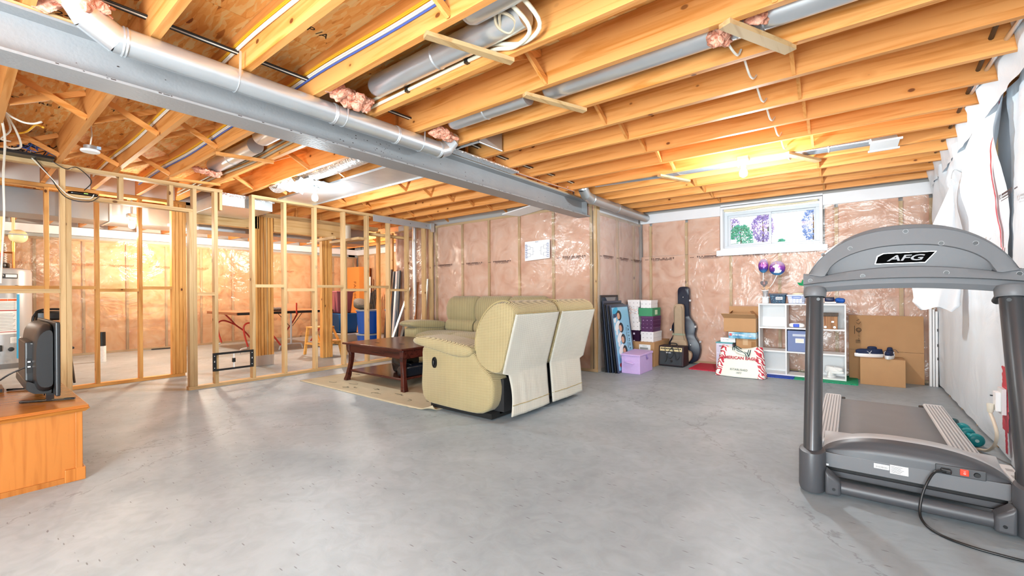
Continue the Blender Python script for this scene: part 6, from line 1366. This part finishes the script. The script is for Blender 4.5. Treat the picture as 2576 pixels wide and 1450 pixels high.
# ================================================================ FAR LEFT ROOM
WH = pm('heater_grey', 'a7abae', .35, .15)
t = T('water_heater', 'tall grey water heater with white instruction labels at the left edge', 'water heater', (-10.3, .47, 0))
hx, hy, hr = -10.3, .47, .30
B().lathe([(hr, .06), (hr, 1.46), (hr - .015, 1.50), (hr - .08, 1.52), (.02, 1.525)], (hx, hy, 0), 40).build('tank', WH, t, smooth=40)
B().lathe([(hr + .006, .0), (hr + .006, .055), (hr + .002, .075)], (hx, hy, 0), 40).build('base_ring', pm('dark_ring', '66696c', .5), t, smooth=40)
def onheater(n, m, a0, a1, z0, z1, off=.003, par=None):
    g = B(); g.grid(lambda u, v: (hx + (hr + off) * math.cos(R(a0 + (a1 - a0) * u)), hy + (hr + off) * math.sin(R(a0 + (a1 - a0) * u)), z0 + (z1 - z0) * v), 10, 1); return g.build(n, m, par or t, smooth=True)
LW = pm('label_white', 'f2f2f0', .5); LR = pm('label_orange', 'd9622f', .5); LK = pm('label_black', '222326', .5); LGm = pm('label_grey_text', '9b9b9b', .7); LRD = pm('label_red', 'b23b33', .5)
onheater('logo_plate', LK, -28, 26, 1.36, 1.43); onheater('logo_plate', WHITEP, 2, 24, 1.375, 1.42, .005)
text('heater_lettering', 'Smith', WHITEP, t, (hx + hr + .007, hy - .06, 1.405), .05, (R(90), 0, R(90))); text('heater_lettering', 'ENERGY', pm('label_grey_text2', 'c2c2c2', .6), t, (hx + hr + .007, hy - .06, 1.372), .022, (R(90), 0, R(90)))
for a0, a1 in ((-13, 24), (-58, -17)):
    lb = onheater('instruction_label', LW, a0, a1, .52, 1.06); onheater('label_stripe', LR, a0 + 1, (a0 + a1) / 2 - .4, 1.02, 1.05, .0045, lb); onheater('label_stripe', LR, (a0 + a1) / 2 + .4, a1 - 1, 1.02, 1.05, .0045, lb)
    onheater('label_rule', LRD, a0 + 1, a1 - 1, .87, .885, .0045, lb); onheater('label_rule', LRD, a0 + 1, a1 - 1, .55, .56, .0045, lb)
    for k in range(12): onheater('text_line', LGm, a0 + 2, a1 - 3 - (k * 5 % 7), .58 + k * .022, .587 + k * .022, .0045, lb)
    for k in range(5): onheater('text_line', LGm, a0 + 3, a1 - 3, .90 + k * .022, .907 + k * .022, .0045, lb)
lb = onheater('small_label', LW, 10, 32, .38, .47); [onheater('text_line', LGm, 12, 28, .39 + k * .02, .396 + k * .02, .0045, lb) for k in range(4)]; onheater('yellow_label', pm('label_yellow', 'e8d23c', .5), 28, 34, .30, .36); onheater('small_label', LW, 28, 48, .12, .22)
B().lathe([(.06, 0), (.055, .03), (.03, .035)], (hx + hr * .9, hy + .12, 1.20), 18, 'X').build('relief_valve_boss', pm('dark_boss', '4d4f52', .5), t, smooth=True); B().tube([(hx + hr * .95, hy + .13, 1.20), (hx + hr + .06, hy + .13, 1.20), (hx + hr + .06, hy + .13, 1.12)], .018, 10).build('valve', GALV, t, smooth=True)
B().tube([(hx + hr + .06, hy + .13, 1.12), (hx + hr + .06, hy + .125, .15)], .015, 10).build('blue_drain_pipe', pm('bright_blue_pipe', '37a8dc', .35), t, smooth=True)
box('gas_control', BLACK, t, hx + hr - .02, hx + hr + .06, hy - .20, hy - .03, .27, .36, bevel=.008); B().lathe([(.035, 0), (.03, .02), (.012, .022)], (hx + hr * .95, hy + .06, .29), 16, 'X').build('drain_valve', BLACK, t, smooth=True)
for a in (-.10, -.07): B().tube([(hx + hr + .03, hy + a, .27), (hx + hr + .035, hy + a + .01, .22), (hx + hr + .01, hy + a - .01, .17)], .005, 6, smooth=3).build('gas_tube', WHITEP, t, smooth=True)
onheater('burner_cover', WH, -40, 12, .13, .19, .012)
CU = pm('copper', 'b8743c', .3, .85); CPV = pm('cream_cpvc', 'e9d09a', .4)
B().lathe([(.11, 0), (.12, .02), (.12, .06), (.11, .08)], (hx + .02, hy - .05, 1.52), 28).build('vent_collar', BLACK, t, smooth=40)
g = B(); pts = []; path = [Vector((hx + .02, hy - .05, 1.6)), Vector((hx + .02, hy - .05, 1.85)), Vector((hx, hy - .10, 2.0)), Vector((hx - .02, hy - .28, 2.12)), Vector((hx - .02, hy - .6, 2.18))]
dense = []
for a, b in zip(path[:-1], path[1:]):
    for k in range(14): dense.append(a.lerp(b, k / 14))
g.tube(dense, [.095 if k % 2 else .082 for k in range(len(dense))], 20).build('flexible_vent', pm('white_flex', 'e0e2e0', .35, .3), t, smooth=20)
for y, top in ((hy + .10, 2.02), (hy - .02, 2.0)):
    B().tube([(hx + .12, y, 1.52), (hx + .12, y, 1.78)], .016, 10).build('copper_riser', CU, t, smooth=True); B().tube([(hx + .12, y, 1.78), (hx + .12, y, 1.95)], .02, 10).build('brass_fitting', pm('brass', 'c9a04c', .3, .8), t, smooth=True); B().tube([(hx + .12, y, 1.95), (hx + .12, y, 2.34)], .018, 10).build('cream_riser', CPV, t, smooth=True)
B().tube([(hx + .12, hy - .02, 1.76), (hx + .12, hy + .10, 1.76)], .014, 8).build('copper_bridge', CU, t, smooth=True); box('red_cap', pm('red_cap', 'd9482c', .4), t, hx + .11, hx + .14, hy - .05, hy, 1.70, 1.75, bevel=.004)
t = T('expansion_tank', 'cream egg-shaped expansion tank above the water heater', 'tank', (-10.2, .62, 2.02)); B().puff((-10.2, .62, 2.02), (.10, .105, .105), .95, 28, 18).build('tank_body', pm('cream_enamel', 'efe0ae', .35), t, smooth=True); box('strap', GALVD, t, -10.31, -10.08, .50, .72, 2.035, 2.05, bevel=.003)
t = T('folding_chair', 'black folding chair with a tan padded back behind the television', 'chair', (-8.0, .76, 0))
FB2 = pm('chair_black', '1a1a1c', .3, .3)
B().tube([(-8.05, .60, .02), (-8.0, .60, .72), (-8.0, .62, .86), (-8.0, .68, .915), (-8.0, .86, .915), (-8.0, .92, .86), (-8.0, .93, .72), (-8.05, .93, .02)], .014, 10, smooth=4).build('frame_tube', FB2, t, smooth=True)
B().grid(lambda u, v: (-7.985 + .02 * math.sin(math.pi * u), .62 + .29 * u, .78 + .12 * v), 10, 4).build('backrest', FB2, t, smooth=True, solid=.008); B().grid(lambda u, v: (-7.975 + .02 * math.sin(math.pi * u), .625 + .28 * u, .70 + .075 * v), 10, 4).build('back_pad', pm('tan_pad', 'a5673a', .6), t, smooth=True, solid=.02)
box('seat', pm('seat_black', '232326', .5), t, -7.98, -7.60, .61, .92, .43, .46, bevel=.012)
for y in (.62, .91): B().tube([(-8.0, y, .55), (-7.55, y, .02)], .012, 8).build('front_leg', FB2, t, smooth=True)
t = T('vent_stub', 'capped drain stub, black on top and white below, standing on the far floor', 'pipe', (-9.75, 1.5, 0)); B().lathe([(.052, 0), (.052, .26)], (-9.75, 1.5, 0), 20).build('white_pipe', pm('scuffed_white_pipe', 'e6e6e6', .5, noise=.2, nscale=40), t, smooth=40); B().lathe([(.047, .26), (.047, .49)], (-9.75, 1.5, 0), 20).build('black_pipe', pm('scuffed_black_pipe', '1b1b1b', .4, noise=.5, nscale=40), t, smooth=40)
tag(B().bar((-11.02, 2.42, .012), (-10.97, 2.78, .012), .04, .02).build('floor_bracket', BLACK, None), 'short black metal bar on the floor by the far left wall', 'bar')
# tennis table
t = T('table_tennis_table', 'brown-topped games table with black edges and red and grey folding legs', 'table', (-9.5, 4.1, 0))
TPm = pm('brown_table_top', '9c6a4a', .4); RT = pm('red_tube', 'c03a30', .35); GT = pm('grey_tube', 'c9cdd2', .35)
for y0, y1 in ((3.15, 4.19), (4.21, 4.99)):
    box('top_half', TPm, t, -10.25, -8.75, y0, y1, .745, .765); box('edge_rail', BLACK, t, -8.752, -8.735, y0, y1, .715, .762); box('edge_rail', pm('brown_edge', '7a4c30', .5), t, -10.25, -8.75, y0 - .012 if y0 < 4 else y1, y0 if y0 < 4 else y1 + .01, .715, .762)
for x in (-8.85, -10.15):
    B().tube([(x, 3.40, .72), (x, 3.55, .55), (x, 3.62, .46), (x, 3.80, .30), (x, 3.95, .09)], .016, 8, smooth=5).build('red_leg', RT, t, smooth=True); B().tube([(x, 3.62, .46), (x, 3.42, .56), (x, 3.30, .52), (x, 3.30, .36), (x, 3.36, .12)], .016, 8, smooth=5).build('red_brace', RT, t, smooth=True)
    B().tube([(x, 4.95, .72), (x, 4.8, .46), (x, 4.55, .12)], .016, 8, smooth=5).build('red_leg', RT, t, smooth=True)
    B().tube([(x, 4.15, .74), (x, 4.15, .10)], .02, 8).build('grey_leg', GT, t, smooth=True); B().tube([(x, 3.92, .0), (x, 3.94, .07), (x, 4.0, .10), (x, 4.3, .10), (x, 4.36, .07), (x, 4.38, 0)], .014, 8, smooth=4).build('grey_foot', GT, t, smooth=True); B().tube([(x, 3.22, .0), (x, 3.24, .08), (x, 3.34, .10)], .014, 8, smooth=4).build('grey_foot', GT, t, smooth=True)
    B().tube([(x, 3.9, .72), (x, 4.12, .46)], .006, 6).build('stay', BLACK, t); B().tube([(x, 4.38, .72), (x, 4.18, .46)], .006, 6).build('stay', BLACK, t)
for x in (-8.72, -10.28): box('net_post', RT, t, x - .01, x + .01, 4.19, 4.21, .70, .92)
box('net', pm('pale_net', 'd9a583', .7, alpha=.45), t, -10.27, -8.73, 4.198, 4.202, .775, .90)
t = T('patterned_cloth', 'folded black and white cloth lying on the games table by the net', 'cloth', (-9.0, 4.2, .766)); B().puff((-9.05, 3.95, .801), (.16, .18, .034), .7, 26, 14, fn=lambda p: p * (1 + .2 * fbm(p.x, p.y, p.z, 18))).build('cloth_body', pm('zebra_cloth', '5b5652', .8, noise=.9, nscale=40), t, smooth=True)
# step stool
t = T('step_stool', 'small pine step stool beside the bearing wall post', 'stool', (-7.55, 3.98, 0)); PN = wood('honey_pine', 'e3ad5e', 'cc9040', 'Y', knots=False)
box('top_step', PN, t, -7.72, -7.42, 3.88, 4.26, .485, .51, bevel=.004); box('lower_step', PN, t, -7.44, -7.18, 3.86, 4.28, .245, .27, bevel=.004)
for y in (3.90, 4.24):
    B().bar((-7.80, y, 0), (-7.68, y, .485), .035, .04, (0, 1, 0)).build('rear_leg', PN, t); B().bar((-7.14, y, 0), (-7.24, y, .245), .035, .04, (0, 1, 0)).build('front_leg', PN, t); B().bar((-7.24, y, .245), (-7.46, y, .485), .03, .03, (0, 1, 0)).build('side_rail', PN, t); box('side_stretcher', PN, t, -7.74, -7.2, y - .012, y + .012, .19, .225)
# bins
def bin_(name, label, x, y, w, d, z0, h, m, lid=None, k=.04):
    t = T(name, label, 'storage bin', (x, y, z0), group='stacked storage bins')
    B().hexa([(x - w / 2 + k, y - d / 2 + k, z0), (x + w / 2 - k, y - d / 2 + k, z0), (x + w / 2 - k, y + d / 2 - k, z0), (x - w / 2 + k, y + d / 2 - k, z0), (x - w / 2, y - d / 2, z0 + h), (x + w / 2, y - d / 2, z0 + h), (x + w / 2, y + d / 2, z0 + h), (x - w / 2, y + d / 2, z0 + h)]).build('bin_body', m, t, bevel=.02, seg=3)
    box('rim', lid or m, t, x - w / 2 - .012, x + w / 2 + .012, y - d / 2 - .012, y + d / 2 + .012, z0 + h - .03, z0 + h, bevel=.008)
    for s_ in (-1, 1): box('rib', m, t, x + s_ * w * .28 - .012, x + s_ * w * .28 + .012, y - d / 2 + .004, y - d / 2 + .03, z0 + .04, z0 + h - .03)
BB = pm('blue_tote', '1f5f9c', .35); BB2 = pm('royal_blue_barrel', '1450b0', .3)
bin_('storage_bin', 'beige bin at the bottom of the left bin stack', -8.75, 5.25, .62, .44, .001, .25, pm('beige_tote', 'cbbda6', .5), pm('white_rim', 'e9e6df', .5)); bin_('storage_bin', 'blue bin in the middle of the left stack', -8.78, 5.25, .58, .42, .252, .42, BB); bin_('storage_bin', 'mauve bin on top of the left bin stack', -8.95, 5.25, .52, .40, .674, .48, pm('mauve_tote', '8e5566', .4))
def barrel(x, y, z0, h, label):
    t = T('storage_barrel', label, 'storage bin', (x, y, z0), group='round blue barrels'); B().lathe([(.20, 0), (.23, h * .9), (.24, h * .92), (.24, h)], (x, y, z0), 26).build('barrel_body', BB2, t, smooth=40); B().lathe([(.242, h - .03), (.25, h - .02), (.25, h), (.10, h + .004)], (x, y, z0 + .001), 26).build('barrel_rim', pm('grey_rim', '8f98a3', .4), t, smooth=40)
barrel(-8.0, 5.35, 0.001, .26, 'lower blue barrel of the middle stack seen between the studs'); barrel(-8.0, 5.35, .27, .49, 'upper blue barrel of the middle stack with a patterned cloth on it'); barrel(-7.5, 5.7, .001, .36, 'lower blue barrel of the right stack'); barrel(-7.5, 5.7, .37, .40, 'upper blue barrel of the right stack')
t = T('patterned_bundle', 'black and white patterned bundle on top of the blue barrel', 'bundle', (-8.1, 5.3, .77)); B().puff((-8.12, 5.3, .86), (.22, .16, .10), .9, 26, 16, fn=lambda p: Vector((p.x, p.y, p.z - p.x * .4 * (p.z > 0)))).build('bundle_cloth', pm('scribble_cloth', '55544f', .8, noise=1.0, nscale=60), t, smooth=True)
t = T('tall_carton', 'tall orange-brown carton standing in the far corner', 'box', (-10.5, 6.8, 0)); box('carton', pm('orange_carton', 'd98f45', .7), t, -10.95, -10.35, 6.65, 6.98, .0, 1.82, bevel=.003); text('carton_lettering', 'FASHION', pm('carton_ink', '6b3d17', .8), t, (-10.55, 6.648, 1.1), .16, (R(90), R(90), 0))
t = T('white_pole', 'white pole standing beside the tall carton', 'pole', (-10.2, 6.8, 0)); B().tube([(-10.2, 6.85, 0), (-10.22, 6.9, 1.55)], .025, 10).build('pole', WHITEP, t, smooth=True)
t = T('dark_rod_bundle', 'bundle of dark rods leaning behind the barrels', 'rods', (-9.9, 6.7, 0))
for k in range(4): B().tube([(-9.9 + .06 * k, 6.6, 0), (-9.95 + .08 * k, 6.75, 1.12 + .04 * k)], .02, 8).build('rod', BLACK, t, smooth=True)
# leaning stock in the corner behind the stud wall
def lean(label, x0, x1, y0, z1, w, th, mat, nm='leaning_strip', grp='metal and wood strips leaning in the corner'):
    t = T(nm, label, 'strip', (x0, y0, 0), group=grp); B().bar((x0, y0, .004), (x1, 5.26, z1), w, th, (0, 1, 0)).build('strip', mat, t); return t
lean('pale channel strip leaning in the corner, the whiter of the tall pair', -6.80, -6.90, 5.05, 1.52, .05, .03, pm('pale_channel', 'dfe3e8', .35, .2)); lean('dark blue-grey strip leaning close beside the pale channel', -6.74, -6.83, 5.1, 1.53, .05, .03, pm('slate_strip', '46535d', .4)); lean('slate strip behind the pale channel', -6.93, -6.99, 5.1, 1.52, .045, .03, MATS['slate_strip'])
lean('dark brown board leaning against the bearing wall end', -7.02, -7.10, 5.05, 1.56, .09, .03, pm('dark_brown_board', '5d4a40', .6)); lean('shiny steel strip leaning to the right behind the chair-height studs', -6.66, -6.52, 4.85, 1.20, .05, .02, GALVD); lean('reddish wood strip beside the galvanized pipe', -6.25, -6.3, 5.1, 1.3, .04, .03, pm('reddish_strip', 'a5673f', .6)); lean('narrow metal stud next to the corner', -6.06, -6.08, 5.1, 1.35, .04, .03, GALV); lean('second narrow metal stud next to the corner', -6.0, -6.02, 5.12, 1.35, .03, .02, GALVD); lean('dark box channel low behind the sofa arm', -6.55, -6.62, 5.0, .62, .07, .05, pm('dark_channel', '3d4145', .4, .4))
t = T('vertical_pipe', 'galvanized round pipe rising floor to ceiling behind the stud wall', 'pipe', (-6.31, 5.2, 0)); B().tube([(-6.31, 5.2, 0), (-6.31, 5.2, 2.35)], .036, 16).build('pipe', GALV, t, smooth=True); B().tube([(-6.31, 5.2, .62), (-6.31, 5.2, 1.05)], .042, 16).build('foil_wrap', FOILM, t, smooth=True)
t = T('notched_block', 'round-ended wood block crossing the studs near the metal strip', 'block', (-5.9, 4.5, 2.0)); box('block', SW['Y'], t, -6.16, -6.07, 4.10, 4.95, 2.03, 2.075, bevel=.01)
t = T('drain_stub', 'white plastic pipe stub on a wood shelf behind the studs', 'pipe', (-6.4, 3.9, 2.0)); B().tube([(-6.45, 3.95, 1.98), (-6.45, 3.95, 2.20)], .045, 14).build('pipe_stub', pm('cream_stub', 'e9dfcb', .5), t, smooth=True); box('shelf_board', SW['X'], t, -6.9, -6.05, 3.88, 4.02, 1.94, 1.979)
# black slotted frame hung on the studs
t = T('register_plate', 'black open metal frame fixed low across two studs', 'metal frame', (-5.92, 2.09, .19))
def yb(n, m, y0, y1, z0, z1, x0=-5.935, x1=-5.915, **k): return box(n, m, t, x0, x1, y0, y1, z0, z1, **k)
yb('top_bar', BLACK, 1.87, 2.31, .375, .40); yb('bottom_bar', BLACK, 1.87, 2.31, .185, .208); yb('end_bar', BLACK, 1.87, 1.905, .208, .375); yb('end_bar', BLACK, 2.275, 2.31, .208, .375); yb('centre_rod', WHITEP, 2.085, 2.095, .208, .375); yb('centre_clip', BLACK, 2.075, 2.105, .27, .32, -5.937, -5.908)
for y in (1.885, 2.292):
    for z in (.22, .29, .30, .36): yb('rivet', WHITEP, y - .004, y + .004, z, z + .008, -5.915, -5.912)
